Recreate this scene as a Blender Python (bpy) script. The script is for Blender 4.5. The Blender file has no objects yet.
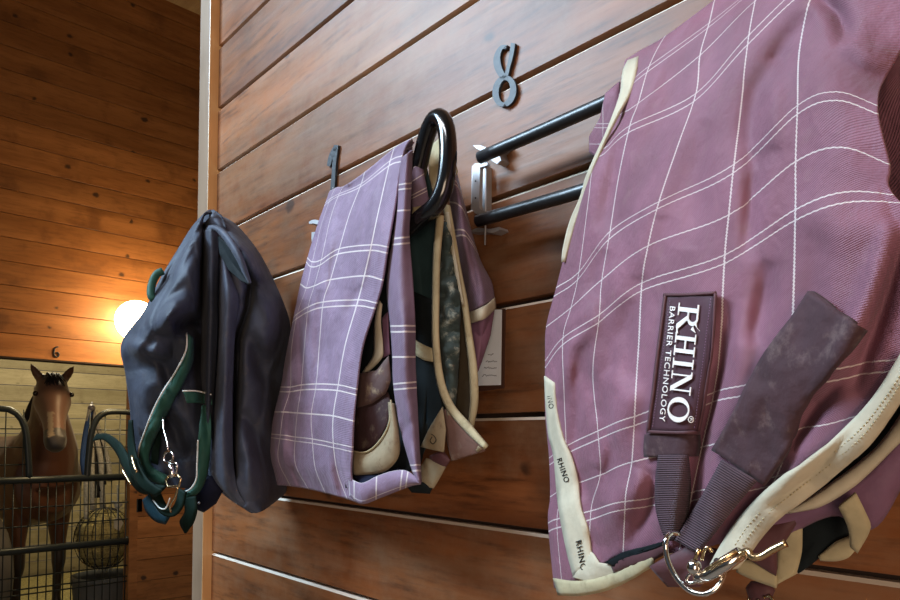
import bpy, bmesh, math, random
from mathutils import Vector, Matrix, noise, kdtree
random.seed(4)
C = bpy.context.scene.collection
scene = bpy.context.scene

# ------------------------------------------------------------------ camera
FPX, CX, CY = 675.0, 450.0, 421.0
CAM = Vector((0, -0.873, 1.5))
fw0 = Vector((-0.733, 0.681, 0)).normalized()
pitch, roll = math.radians(1.5), math.radians(0.3)
rt0 = Vector((fw0.y, -fw0.x, 0))
fw = (fw0 * math.cos(pitch) + Vector((0, 0, 1)) * math.sin(pitch)).normalized()
up0 = rt0.cross(fw).normalized()
rt = (rt0 * math.cos(roll) + up0 * math.sin(roll)).normalized()
up = rt.cross(fw).normalized()
cam_data = bpy.data.cameras.new('camera')
cam = bpy.data.objects.new('camera', cam_data); C.objects.link(cam)
M = Matrix((rt, up, -fw)).transposed().to_4x4(); M.translation = CAM
cam.matrix_world = M
cam_data.sensor_width = 36; cam_data.lens = FPX / 900 * 36
cam_data.shift_y = (CY - 300) / 900
cam_data.clip_start = 0.02
scene.camera = cam

def ray(px, py):
    return rt * ((px - CX) / FPX) + up * (-(py - CY) / FPX) + fw
def P(px, py, d=0.0):            # a point d metres in front of the near wall (plane Y=-d)
    r = ray(px, py); k = (-d - CAM.y) / r.y
    return CAM + r * k
def F(px, py, X):                # a point on the plane X
    r = ray(px, py); k = (X - CAM.x) / r.x
    return CAM + r * k

# ------------------------------------------------------------------ helpers
WL = {}
def wl(o): return WL.get(o.name, Vector((0, 0, 0))) if o else Vector((0, 0, 0))
def tag(o, label=None, cat=None, group=None, kind=None):
    if label: o['label'] = label
    if cat: o['category'] = cat
    if group: o['group'] = group
    if kind: o['kind'] = kind
    return o
def thing(name, label, cat, loc, group=None):
    o = bpy.data.objects.new(name, None); C.objects.link(o)
    o.location = loc; o.empty_display_size = 0.05
    WL[o.name] = Vector(loc); tag(o, label, cat, group); return o
def obj(name, verts, faces, mat, parent=None, smooth=True, uvs=None, solid=0, attrs=None, label=None, off=0.0):
    verts = [Vector(v) for v in verts]
    if parent: base = wl(parent)
    else:
        mn = [min(v[i] for v in verts) for i in range(3)]; mx = [max(v[i] for v in verts) for i in range(3)]
        base = Vector(((mn[0]+mx[0])/2, (mn[1]+mx[1])/2, mn[2]))
    me = bpy.data.meshes.new(name)
    me.from_pydata([v - base for v in verts], [], faces)
    if smooth:
        for p in me.polygons: p.use_smooth = True
    if uvs:
        ul = me.uv_layers.new(name='UVMap')
        for lp in me.loops: ul.data[lp.index].uv = uvs[lp.vertex_index]
    if attrs:
        a = me.attributes.new('bid', 'FLOAT', 'POINT')
        for i, v in enumerate(attrs): a.data[i].value = v
    if isinstance(mat, (list, tuple)):
        for m in mat: me.materials.append(m)
    else: me.materials.append(mat)
    me.update()
    o = bpy.data.objects.new(name, me); C.objects.link(o)
    if parent: o.parent = parent; WL[o.name] = base
    else: o.location = base; WL[o.name] = base
    if solid:
        m = o.modifiers.new('thick', 'SOLIDIFY'); m.thickness = solid; m.offset = off
    if label: o['label'] = label
    return o
def boxes_data(bl):
    vs, fs = [], []
    for (x0, y0, z0, x1, y1, z1) in bl:
        n = len(vs)
        vs += [(x0,y0,z0),(x1,y0,z0),(x1,y1,z0),(x0,y1,z0),(x0,y0,z1),(x1,y0,z1),(x1,y1,z1),(x0,y1,z1)]
        fs += [[n+i for i in f] for f in ((0,3,2,1),(4,5,6,7),(0,1,5,4),(1,2,6,5),(2,3,7,6),(3,0,4,7))]
    return vs, fs
def boxes(name, bl, mat, parent=None, bevel=0, **k):
    vs, fs = boxes_data(bl)
    o = obj(name, vs, fs, mat, parent, smooth=False, **k)
    if bevel:
        m = o.modifiers.new('bev', 'BEVEL'); m.width = bevel; m.segments = 2
    return o
def cr(vals, ks, x):             # nonuniform cubic hermite
    n = len(ks)
    if x <= ks[0]: return vals[0]
    if x >= ks[-1]: return vals[-1]
    i = 0
    while x > ks[i+1]: i += 1
    def tan(j):
        if j == 0: return [(b-a)/(ks[1]-ks[0]) for a, b in zip(vals[0], vals[1])]
        if j == n-1: return [(b-a)/(ks[-1]-ks[-2]) for a, b in zip(vals[-2], vals[-1])]
        return [(b-a)/(ks[j+1]-ks[j-1]) for a, b in zip(vals[j-1], vals[j+1])]
    h = ks[i+1]-ks[i]; t = (x-ks[i])/h; m0, m1 = tan(i), tan(i+1)
    a = 2*t**3-3*t*t+1; b = t**3-2*t*t+t; c = -2*t**3+3*t*t; d = t**3-t*t
    return [a*p+b*h*q+c*r+d*h*s for p, q, r, s in zip(vals[i], m0, vals[i+1], m1)]
def segdist(px, py, pts):
    best = 1e9; bt = 0; L = len(pts)-1
    for i in range(L):
        x0, y0 = pts[i]; x1, y1 = pts[i+1]
        dx, dy = x1-x0, y1-y0; l2 = dx*dx+dy*dy or 1
        t = max(0, min(1, ((px-x0)*dx+(py-y0)*dy)/l2))
        q = math.hypot(px-x0-t*dx, py-y0-t*dy)
        if q < best: best = q; bt = (i+t)/L
    return best, bt
class Sheet:
    """A cloth panel through a net of points (x, y, distance from wall[, u, v]) with soft folds, built in world space."""
    def __init__(s, name, rows, vs, us, mat, parent, nu=70, nv=90, folds=(), wr=0.003, ws=9.0, thick=0.003, seed=0, label=None, flip=0):
        ks = [float(i) for i in range(len(us))]; kv = [float(i) for i in range(len(vs))]
        R = []
        for v, row in zip(vs, rows):
            R.append([list(p) + [us[j], v] if len(p) == 3 else list(p) for j, p in enumerate(row)])
        verts, uvs = [], []
        s.px = []
        for i in range(nv+1):
            y = kv[-1]*i/nv
            rr = [cr([R[r][c] for r in range(len(R))], kv, y) for c in range(len(us))]
            for j in range(nu+1):
                x = ks[-1]*j/nu
                px, py, d, u, v = cr(rr, ks, x)
                for (pts, amp, w) in folds:
                    if min(p[0] for p in pts)-3*w < px < max(p[0] for p in pts)+3*w:
                        q, bt = segdist(px, py, pts)
                        if q < 3.6*w:
                            fade = math.sin(math.pi*max(0.0, min(1.0, bt)))**.6
                            d += 1.35*amp*math.exp(-(q/(w*1.15))**2)*fade
                w0 = P(px, py, d)
                if wr:
                    e = min(1, 3*min(j/nu, 1-j/nu)+.35)
                    q = Vector((w0.x*ws*1.6, w0.y*ws*1.2+seed, w0.z*ws*.7))
                    n1 = noise.noise(q)
                    n2 = noise.noise(q*2.3+Vector((5, 1, 7)))
                    n3 = 1-abs(noise.noise(q*1.3+Vector((1, 9, 3))))*2
                    d += wr*e*(n1*1.6+n2*.8+n3*.9)
                    w0 = P(px, py, d)
                verts.append(w0); uvs.append((u, v)); s.px.append((px, py, d))
        faces = []
        for i in range(nv):
            for j in range(nu):
                a = i*(nu+1)+j
                faces.append((a, a+nu+1, a+nu+2, a+1))
        s.o = obj(name, verts, faces, mat, parent, uvs=uvs, solid=thick, label=label)
        s.kd = kdtree.KDTree(len(s.px))
        for i, p in enumerate(s.px): s.kd.insert((p[0], p[1], 0), i)
        s.kd.balance()
    def lift(s, px, py, off=0.003):
        r = s.kd.find_n((px, py, 0), 4)
        W = sum(1/(q[2]+.3) for q in r)
        return sum(s.px[q[1]][2]/(q[2]+.3) for q in r)/W + off
    def P(s, px, py, off=0.003): return P(px, py, s.lift(px, py, off))
def resample(pts, n):
    pts = [list(p) for p in pts]
    ks = [0.0]
    for a, b in zip(pts, pts[1:]): ks.append(ks[-1] + max(1e-6, math.dist(a[:2], b[:2]) if len(a) < 4 else math.dist(a, b)))
    return [cr(pts, ks, ks[-1]*i/(n-1)) for i in range(n)]
def resample3(pts, n):
    pts = [list(p) for p in pts]; ks = [0.0]
    for a, b in zip(pts, pts[1:]): ks.append(ks[-1] + max(1e-6, math.dist(a, b)))
    return [Vector(cr(pts, ks, ks[-1]*i/(n-1))) for i in range(n)]
def strip(name, A, B, dep, mat, parent, n=24, m=4, bulge=0.0, thick=0.002, uvs=(1, 8), label=None, wr=0.0):
    """cloth strip between two traced edges; dep = callable(px,py) -> distance from wall"""
    if not callable(dep):
        dd = dep; dep = lambda x, y: dd
    a3 = all(len(p) == 3 for p in A)
    A = resample(A, n); B = resample(B, n)
    vs, uv, fs = [], [], []
    for i in range(n):
        for j in range(m+1):
            t = j/m
            x = A[i][0]*(1-t)+B[i][0]*t; y = A[i][1]*(1-t)+B[i][1]*t
            d = (A[i][2]*(1-t)+B[i][2]*t) if a3 else dep(x, y)
            d += bulge*math.sin(math.pi*t) + (wr*noise.noise(Vector((x*.09, y*.09, len(name)))) if wr else 0)
            vs.append(P(x, y, d)); uv.append((t*uvs[0], i/(n-1)*uvs[1]))
    for i in range(n-1):
        for j in range(m):
            q = i*(m+1)+j; fs.append((q, q+m+1, q+m+2, q+1))
    return obj(name, vs, fs, mat, parent, uvs=uv, solid=thick, label=label)
def poly(name, pts, dep, mat, parent, thick=0.003, label=None, pillow=0.004):
    """small soft piece: filled outline with a slightly padded middle"""
    if not callable(dep):
        dd = dep; dep = lambda x, y: dd
    cx = sum(p[0] for p in pts)/len(pts); cy = sum(p[1] for p in pts)/len(pts)
    L = []
    N = len(pts)
    for i in range(N):
        a, b = pts[i], pts[(i+1) % N]
        for k in range(3): L.append((a[0]+(b[0]-a[0])*k/3, a[1]+(b[1]-a[1])*k/3) + ((a[2]+(b[2]-a[2])*k/3,) if len(a) > 2 else ()))
    vs, fs, uv = [], [], []
    rings = [1.0, .93, .75, .5, .25]
    md = sum(p[2] for p in pts)/N if len(pts[0]) > 2 else None
    for r in rings:
        for p in L:
            x = cx+(p[0]-cx)*r; y = cy+(p[1]-cy)*r
            d = (p[2]*r+md*(1-r)) if md is not None else dep(x, y)
            d += pillow*(1-r**4)
            vs.append(P(x, y, d)); uv.append(((x-cx)/20, (y-cy)/20))
    vs.append(P(cx, cy, (md if md is not None else dep(cx, cy))+pillow)); uv.append((0, 0))
    n = len(L)
    for k in range(len(rings)-1):
        for i in range(n):
            j = (i+1) % n; fs.append((k*n+i, k*n+j, (k+1)*n+j, (k+1)*n+i))
    k = len(rings)-1
    for i in range(n): fs.append((k*n+i, k*n+(i+1) % n, len(vs)-1))
    return obj(name, vs, fs, mat, parent, uvs=uv, solid=thick, label=label)
def tube_data(pts, r, seg=12, close=False):
    pts = [Vector(p) for p in pts]
    rs = r if isinstance(r, (list, tuple)) else [r]*len(pts)
    vs, fs = [], []
    t = (pts[1]-pts[0]).normalized()
    nrm = t.orthogonal().normalized()
    N = len(pts)
    for i, p in enumerate(pts):
        if close: t2 = (pts[(i+1) % N]-pts[i-1]).normalized()
        else: t2 = (pts[min(i+1, N-1)]-pts[max(i-1, 0)]).normalized()
        nrm = (nrm - t2*nrm.dot(t2)).normalized(); b = t2.cross(nrm)
        for k in range(seg):
            a = 2*math.pi*k/seg
            vs.append(p + (nrm*math.cos(a)+b*math.sin(a))*rs[i])
    for i in range(N if close else N-1):
        for k in range(seg):
            a = i*seg+k; b_ = i*seg+(k+1) % seg; c = ((i+1) % N)*seg
            fs.append((a, b_, c+(k+1) % seg, c+k))
    if not close:
        fs.append(tuple(range(seg))[::-1]); fs.append(tuple((N-1)*seg+k for k in range(seg)))
    return vs, fs
def tube(name, pts, r, mat, parent=None, n=None, seg=12, close=False, **k):
    if n and not close: pts = resample3(pts, n)
    vs, fs = tube_data(pts, r, seg, close)
    return obj(name, vs, fs, mat, parent, **k)
def merge(parts):
    vs, fs = [], []
    for v, f in parts:
        n = len(vs); vs += list(v); fs += [tuple(n+i for i in q) for q in f]
    return vs, fs
def ball_data(c, r, sx=1, sy=1, sz=1, nu=16, nv=10):
    vs, fs = [], []
    for i in range(nv+1):
        th = math.pi*i/nv
        for j in range(nu):
            ph = 2*math.pi*j/nu
            vs.append(Vector(c)+Vector((r*sx*math.sin(th)*math.cos(ph), r*sy*math.sin(th)*math.sin(ph), r*sz*math.cos(th))))
    for i in range(nv):
        for j in range(nu):
            fs.append((i*nu+j, (i+1)*nu+j, (i+1)*nu+(j+1) % nu, i*nu+(j+1) % nu))
    return vs, fs
def stroke(name, pts, dep, thick, mat, parent=None, n=40, **k):
    """flat cut-metal stroke on the wall: pts (px,py,width px)"""
    q = resample(pts, n) if n else pts
    A, B = [], []
    for i, p in enumerate(q):
        a, b = q[max(i-1, 0)], q[min(i+1, len(q)-1)]
        tx, ty = b[0]-a[0], b[1]-a[1]; l = math.hypot(tx, ty) or 1
        A.append((p[0]-ty/l*p[2]/2, p[1]+tx/l*p[2]/2)); B.append((p[0]+ty/l*p[2]/2, p[1]-tx/l*p[2]/2))
    vs, fs = [], []
    for a, b in zip(A, B):
        vs += [P(a[0], a[1], dep+thick), P(b[0], b[1], dep+thick)]
    m = len(vs)
    vs += [Vector((v.x, v.y+thick, v.z)) for v in vs[:m]]
    for i in range(len(A)-1):
        a = 2*i
        fs += [(a, a+1, a+3, a+2), (m+a, m+a+2, m+a+3, m+a+1), (a, a+2, m+a+2, m+a), (a+1, m+a+1, m+a+3, a+3)]
    fs += [(0, m, m+1, 1), (m-2, m-1, 2*m-1, 2*m-2)]
    return vs, fs

# ------------------------------------------------------------------ materials
def newmat(name):
    m = bpy.data.materials.new(name); m.use_nodes = True
    nt = m.node_tree; b = nt.nodes['Principled BSDF']
    return m, nt, b
def plain(name, col, rough=.5, metal=0, bump=0, bscale=200, spec=.5, var=.0, vscale=20):
    m, nt, b = newmat(name)
    b.inputs['Base Color'].default_value = (*col, 1); b.inputs['Roughness'].default_value = rough
    b.inputs['Metallic'].default_value = metal; b.inputs['Specular IOR Level'].default_value = spec
    tc = nt.nodes.new('ShaderNodeTexCoord')
    if bump:
        n = nt.nodes.new('ShaderNodeTexNoise'); n.inputs['Scale'].default_value = bscale; n.inputs['Detail'].default_value = 3
        nt.links.new(tc.outputs['Object'], n.inputs['Vector'])
        bp = nt.nodes.new('ShaderNodeBump'); bp.inputs['Strength'].default_value = bump; bp.inputs['Distance'].default_value = .002
        nt.links.new(n.outputs['Fac'], bp.inputs['Height']); nt.links.new(bp.outputs['Normal'], b.inputs['Normal'])
    if var:
        n = nt.nodes.new('ShaderNodeTexNoise'); n.inputs['Scale'].default_value = vscale; n.inputs['Detail'].default_value = 5
        nt.links.new(tc.outputs['Object'], n.inputs['Vector'])
        r = nt.nodes.new('ShaderNodeValToRGB')
        r.color_ramp.elements[0].position = .3; r.color_ramp.elements[1].position = .7
        r.color_ramp.elements[0].color = (*[c*(1-var) for c in col], 1); r.color_ramp.elements[1].color = (*[min(1, c*(1+var)) for c in col], 1)
        nt.links.new(n.outputs['Fac'], r.inputs['Fac']); nt.links.new(r.outputs['Color'], b.inputs['Base Color'])
    return m
class NB:
    def __init__(s, nt): s.nt = nt
    def m(s, op, a, b=None, c=None):
        n = s.nt.nodes.new('ShaderNodeMath'); n.operation = op
        for i, v in enumerate((a, b, c)):
            if v is None: continue
            if isinstance(v, (int, float)): n.inputs[i].default_value = v
            else: s.nt.links.new(v, n.inputs[i])
        return n.outputs[0]
    def mix(s, f, a, b):
        n = s.nt.nodes.new('ShaderNodeMix'); n.data_type = 'RGBA'
        if isinstance(f, (int, float)): n.inputs[0].default_value = f
        else: s.nt.links.new(f, n.inputs[0])
        for i, v in ((6, a), (7, b)):
            if isinstance(v, tuple): n.inputs[i].default_value = (*v, 1)
            else: s.nt.links.new(v, n.inputs[i])
        return n.outputs[2]
    def noise(s, vec, scale, detail=3, rough=.5):
        n = s.nt.nodes.new('ShaderNodeTexNoise'); n.inputs['Scale'].default_value = scale
        n.inputs['Detail'].default_value = detail; n.inputs['Roughness'].default_value = rough
        s.nt.links.new(vec, n.inputs['Vector']); return n.outputs['Fac']
    def sst(s, x, a, b):
        n = s.nt.nodes.new('ShaderNodeMapRange'); n.interpolation_type = 'SMOOTHSTEP'
        s.nt.links.new(x, n.inputs[0]); n.inputs[1].default_value = a; n.inputs[2].default_value = b
        return n.outputs[0]
def plaid(name, col, hw=.018, hwv=.02, zig=.02, zf=14, twill=24, dirt=.35):
    m, nt, b = newmat(name); q = NB(nt)
    tc = nt.nodes.new('ShaderNodeTexCoord')
    sp = nt.nodes.new('ShaderNodeSeparateXYZ'); nt.links.new(tc.outputs['UV'], sp.inputs[0])
    u, v = sp.outputs[0], sp.outputs[1]
    def tri(x): return q.m('SUBTRACT', q.m('ABSOLUTE', q.m('SUBTRACT', q.m('FRACT', x), .5)), .25)
    u2 = q.m('ADD', u, q.m('MULTIPLY', tri(q.m('MULTIPLY', v, zf)), zig))
    v2 = q.m('ADD', v, q.m('MULTIPLY', tri(q.m('MULTIPLY', u, zf)), zig))
    du = q.m('ABSOLUTE', q.m('SUBTRACT', q.m('FRACT', q.m('ADD', u2, .5)), .5))
    mask = q.m('LESS_THAN', du, hw)
    vm = q.m('SUBTRACT', v2, q.m('MULTIPLY', q.m('FLOOR', q.m('DIVIDE', q.m('ADD', v2, .5), 5.0)), 5.0))
    for k in (0, .2, 1, 1.87, 2.07):
        mask = q.m('MAXIMUM', mask, q.m('LESS_THAN', q.m('ABSOLUTE', q.m('SUBTRACT', vm, k)), hwv))
    n1 = q.noise(tc.outputs['Object'], 9, 5, .6); n2 = q.noise(tc.outputs['Object'], 60, 3)
    base = q.mix(q.sst(n1, .35, .7), tuple(c*.82 for c in col), tuple(c*1.12 for c in col))
    dt = q.m('MULTIPLY', q.sst(n2, .55, .8), dirt*.35)
    base = q.mix(dt, base, (.30, .22, .17))
    tw = q.m('SINE', q.m('MULTIPLY', q.m('ADD', u, v), twill*6.283))
    tw2 = q.m('ADD', 1.0, q.m('MULTIPLY', tw, .10))
    hs = nt.nodes.new('ShaderNodeHueSaturation'); nt.links.new(base, hs.inputs['Color']); nt.links.new(tw2, hs.inputs['Value'])
    col2 = q.mix(q.m('MULTIPLY', mask, .68), hs.outputs[0], (.80, .70, .66))
    nt.links.new(col2, b.inputs['Base Color'])
    b.inputs['Roughness'].default_value = .62
    b.inputs['Sheen Weight'].default_value = .08; b.inputs['Sheen Roughness'].default_value = .5
    b.inputs['Specular IOR Level'].default_value = .35
    bp = nt.nodes.new('ShaderNodeBump'); bp.inputs['Strength'].default_value = .6; bp.inputs['Distance'].default_value = .012
    n4 = q.noise(tc.outputs['Object'], 28, 4, .55)
    h = q.m('ADD', q.m('MULTIPLY', n4, .8), q.m('ADD', q.m('MULTIPLY', mask, .15), q.m('MULTIPLY', tw, .02)))
    nt.links.new(h, bp.inputs['Height']); nt.links.new(bp.outputs['Normal'], b.inputs['Normal'])
    return m
def cloth(name, col, rough=.75, dirt=0, dcol=(.32, .27, .2), bump=.5, rib=0, var=.18):
    m, nt, b = newmat(name); q = NB(nt)
    tc = nt.nodes.new('ShaderNodeTexCoord')
    n1 = q.noise(tc.outputs['Object'], 12, 5, .6)
    base = q.mix(q.sst(n1, .3, .7), tuple(c*(1-var) for c in col), tuple(c*(1+var) for c in col))
    if dirt:
        n2 = q.noise(tc.outputs['Object'], 38, 6, .7)
        base = q.mix(q.m('MULTIPLY', q.sst(n2, .52, .72), dirt), base, dcol)
    h = q.noise(tc.outputs['Object'], 40, 4)
    if rib:
        sp = nt.nodes.new('ShaderNodeSeparateXYZ'); nt.links.new(tc.outputs['UV'], sp.inputs[0])
        s = q.m('SINE', q.m('MULTIPLY', sp.outputs[1], rib*6.283))
        h = q.m('ADD', h, q.m('MULTIPLY', s, .25))
        hs = nt.nodes.new('ShaderNodeHueSaturation'); nt.links.new(base, hs.inputs['Color'])
        nt.links.new(q.m('ADD', 1.0, q.m('MULTIPLY', s, .3)), hs.inputs['Value']); base = hs.outputs[0]
    nt.links.new(base, b.inputs['Base Color'])
    bp = nt.nodes.new('ShaderNodeBump'); bp.inputs['Strength'].default_value = bump; bp.inputs['Distance'].default_value = .004
    nt.links.new(h, bp.inputs['Height']); nt.links.new(bp.outputs['Normal'], b.inputs['Normal'])
    b.inputs['Roughness'].default_value = rough; b.inputs['Sheen Weight'].default_value = .04
    b.inputs['Specular IOR Level'].default_value = .3
    return m
def wood(name, axis, c1, c2, c3, rough=.4, coat=0.0, knots=.5, scale=1.0, spec=.5, streak=.5, kscale=5.0, sheenv=0.0, kprob=.5, worn=None):
    """planks whose grain runs along axis (0 X, 1 Y, 2 Z); per-board shift from attribute bid"""
    m, nt, b = newmat(name); q = NB(nt)
    g = nt.nodes.new('ShaderNodeNewGeometry'); at = nt.nodes.new('ShaderNodeAttribute'); at.attribute_name = 'bid'
    mp = nt.nodes.new('ShaderNodeMapping'); mp.vector_type = 'TEXTURE'
    sc = [1, 1, 1]; sc[axis] = 9.0
    mp.inputs['Scale'].default_value = sc
    add = nt.nodes.new('ShaderNodeVectorMath'); add.operation = 'MULTIPLY_ADD'
    nt.links.new(at.outputs['Fac'], add.inputs[0]); add.inputs[1].default_value = (7.3, 3.1, 5.7)
    nt.links.new(g.outputs['Position'], add.inputs[2])
    nt.links.new(add.outputs[0], mp.inputs['Vector'])
    big = q.noise(mp.outputs[0], 9*scale, 4, .6)
    fine = q.noise(mp.outputs[0], 60*scale, 5, .65)
    blot = q.noise(add.outputs[0], 3.5*scale, 4, .6)
    rnd = q.m('FRACT', q.m('MULTIPLY', q.m('SINE', q.m('MULTIPLY', at.outputs['Fac'], 12.9898)), 43758.5))
    base = q.mix(q.sst(big, .3, .72), c1, c2)
    base = q.mix(q.m('MULTIPLY', q.sst(fine, .45, .75), streak), base, c3)
    base = q.mix(q.m('MULTIPLY', q.sst(blot, .5, .72), .6), base, c3)
    if worn:
        wn = q.noise(mp.outputs[0], 5*scale, 6, .7); wn2 = q.noise(add.outputs[0], 14*scale, 5, .7)
        base = q.mix(q.m('MULTIPLY', q.sst(q.m('ADD', q.m('MULTIPLY', wn, .65), q.m('MULTIPLY', wn2, .35)), .42, .66), .55), base, worn)
    # knots
    vr = nt.nodes.new('ShaderNodeTexVoronoi'); vr.voronoi_dimensions = '2D'; vr.inputs['Scale'].default_value = kscale*scale
    mp2 = nt.nodes.new('ShaderNodeMapping'); s2 = [1, 1, 1]; s2[axis] = .75; mp2.inputs['Scale'].default_value = s2
    sx = nt.nodes.new('ShaderNodeSeparateXYZ'); nt.links.new(add.outputs[0], sx.inputs[0])
    cx_ = nt.nodes.new('ShaderNodeCombineXYZ')
    wob = q.noise(add.outputs[0], 25, 2)
    nt.links.new(q.m('ADD', q.m('MULTIPLY', sx.outputs[axis if axis < 2 else 0], .8), q.m('MULTIPLY', wob, .03)), cx_.inputs[0]); nt.links.new(q.m('ADD', sx.outputs[2 if axis < 2 else 1], q.m('MULTIPLY', wob, .02)), cx_.inputs[1])
    nt.links.new(cx_.outputs[0], vr.inputs['Vector'])
    vc = nt.nodes.new('ShaderNodeSeparateColor'); nt.links.new(vr.outputs['Color'], vc.inputs[0])
    kn = q.m('MULTIPLY', q.m('SUBTRACT', 1.0, q.sst(q.m('ADD', vr.outputs['Distance'], q.m('MULTIPLY', vc.outputs[1], .05)), .05, .11)), q.m('LESS_THAN', vc.outputs[0], kprob))
    base = q.mix(q.m('MULTIPLY', kn, knots), base, (.03, .014, .008))
    hs = nt.nodes.new('ShaderNodeHueSaturation'); nt.links.new(base, hs.inputs['Color'])
    nt.links.new(q.m('ADD', .78, q.m('MULTIPLY', rnd, .45)), hs.inputs['Value'])
    nt.links.new(hs.outputs[0], b.inputs['Base Color'])
    nt.links.new(q.m('ADD', rough-.06, q.m('MULTIPLY', big, .14)), b.inputs['Roughness'])
    b.inputs['Specular IOR Level'].default_value = spec
    if sheenv:
        saw = q.noise(mp.outputs[0], 22*scale, 6, .75)
        nt.links.new(q.m('ADD', spec-sheenv, q.m('MULTIPLY', saw, 2*sheenv)), b.inputs['Specular IOR Level'])
        nt.links.new(q.m('ADD', rough-.12, q.m('MULTIPLY', saw, .24)), b.inputs['Roughness'])
    if coat: b.inputs['Coat Weight'].default_value = coat; b.inputs['Coat Roughness'].default_value = .3
    bp = nt.nodes.new('ShaderNodeBump'); bp.inputs['Strength'].default_value = .25; bp.inputs['Distance'].default_value = .002
    nt.links.new(q.m('ADD', fine, big), bp.inputs['Height']); nt.links.new(bp.outputs['Normal'], b.inputs['Normal'])
    return m

W_near = wood('varnished_redwood', 0, (.140, .044, .014), (.29, .105, .036), (.055, .019, .008), rough=.42, knots=.75, scale=1.0, spec=.28, streak=.8, kscale=4.2, sheenv=.26, kprob=.35, worn=(.26, .150, .085))
W_edge_hl = plain('board_edge_highlight', (.78, .68, .56), .6)  # pale top edge; the light it catches is put into the colour
W_far = wood('pine_boards', 1, (.28, .105, .026), (.44, .18, .052), (.12, .042, .011), rough=.5, knots=.9, scale=1.1, kscale=3.6, kprob=.42)
W_stall = wood('pale_stall_boards', 1, (.46, .40, .24), (.60, .53, .34), (.34, .28, .16), rough=.65, knots=.35, scale=1.2)
W_trimA = wood('trim_face_daylit', 2, (.30, .20, .13), (.38, .26, .17), (.24, .15, .09), rough=.34, knots=0, streak=.3, spec=.9)
W_trimB = wood('trim_edge', 2, (.62, .33, .13), (.72, .41, .18), (.50, .25, .09), rough=.45, knots=0, streak=.3)
M_dark = plain('dark_backing', (.02, .009, .005), .8)
PUR1 = plaid('purple_plaid_canvas', (.250, .102, .145), hw=.011, hwv=.014)
PUR2 = plaid('lilac_plaid_canvas', (.245, .165, .248), hw=.017, hwv=.024, zig=.0, twill=14)
PUR3 = plaid('strip_plaid_canvas', (.20, .13, .20), hw=.0, hwv=.03, zig=.0, twill=14)
PURP = cloth('plain_purple_canvas', (.20, .10, .17), .6)
MAR = cloth('maroon_canvas', (.10, .040, .046), .6)
MARD = cloth('dark_plum_patch', (.060, .028, .034), .8, dirt=.55, dcol=(.20, .13, .12), bump=.9)
WEB = cloth('plum_webbing', (.10, .055, .068), .65, rib=5, bump=.8)
LABM = cloth('label_cloth', (.072, .030, .042), .6, bump=.3)
CREAM = cloth('cream_binding', (.52, .46, .34), .75, dirt=.25, dcol=(.42, .34, .22))
CREAMD = cloth('worn_cream_binding', (.45, .38, .23), .8, dirt=.5, dcol=(.25, .18, .10))
TAN = cloth('muddy_tan_leather', (.30, .235, .145), .7, dirt=.7, dcol=(.15, .09, .05))
MUD = cloth('muddy_brown_patch', (.10, .055, .05), .7, dirt=.9, dcol=(.30, .22, .14))
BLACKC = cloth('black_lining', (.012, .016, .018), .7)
TEALC = cloth('dark_teal_lining', (.02, .045, .05), .6)
FLEECE = cloth('mottled_fleece', (.05, .075, .075), .9, dirt=1, dcol=(.36, .38, .32), bump=1.0)
NAVY = cloth('navy_canvas', (.032, .039, .062), .62, dirt=.10, dcol=(.2, .18, .16), var=.22)
NAVY_LIT = cloth('lit_navy_canvas', (.062, .073, .108), .65, dirt=.28, dcol=(.2, .18, .16), var=.22)  # lit copy of the navy, highlight put into the colour, dust on top
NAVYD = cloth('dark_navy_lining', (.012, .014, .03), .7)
GREEN = cloth('green_webbing', (.02, .085, .062), .65, bump=.4)
GREEND = cloth('dark_green_webbing', (.006, .015, .011), .7)
BLUEP = cloth('blue_pad', (.012, .035, .048), .6)
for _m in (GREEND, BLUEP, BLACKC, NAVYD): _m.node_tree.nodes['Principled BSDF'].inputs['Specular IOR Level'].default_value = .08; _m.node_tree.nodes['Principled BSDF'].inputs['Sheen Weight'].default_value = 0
WHITEP = cloth('white_piping', (.75, .75, .70), .6, var=.05)
THREAD = plain('lettering_white', (.85, .80, .76), .5)
INK = plain('black_ink', (.01, .01, .01), .6)
CHROME = plain('chrome', (.80, .77, .72), .14, 1.0)
BRASS = plain('worn_brass', (.72, .52, .28), .25, 1.0)
STEEL = plain('zinc_steel', (.42, .41, .42), .48, .6, var=.15)
BLKM = plain('black_enamel', (.006, .006, .007), .16, 0, spec=.8)
BLKW = plain('worn_black_paint', (.012, .012, .013), .38, 0, spec=.7, bump=.4, bscale=60, var=.3, vscale=90)
IRON = plain('black_iron', (.018, .020, .026), .5, 0, bump=.3, bscale=120)
GATE = plain('gate_steel', (.045, .055, .055), .42, .6)
PAPER = plain('paper', (.80, .86, .95), .6, var=.05)
CONC = plain('barn_floor', (.20, .17, .14), .9, bump=.5, bscale=30, var=.3)
HAY = plain('hay', (.46, .40, .17), .9, var=.4, vscale=60)
BUCK = plain('grey_rubber', (.12, .13, .13), .7)
ROPEW = plain('white_rope', (.55, .57, .52), .8, var=.25, vscale=60)
ROPEB = plain('black_rope', (.015, .016, .018), .7)
ROPEBL = plain('blue_rope', (.03, .09, .28), .7)

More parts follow.
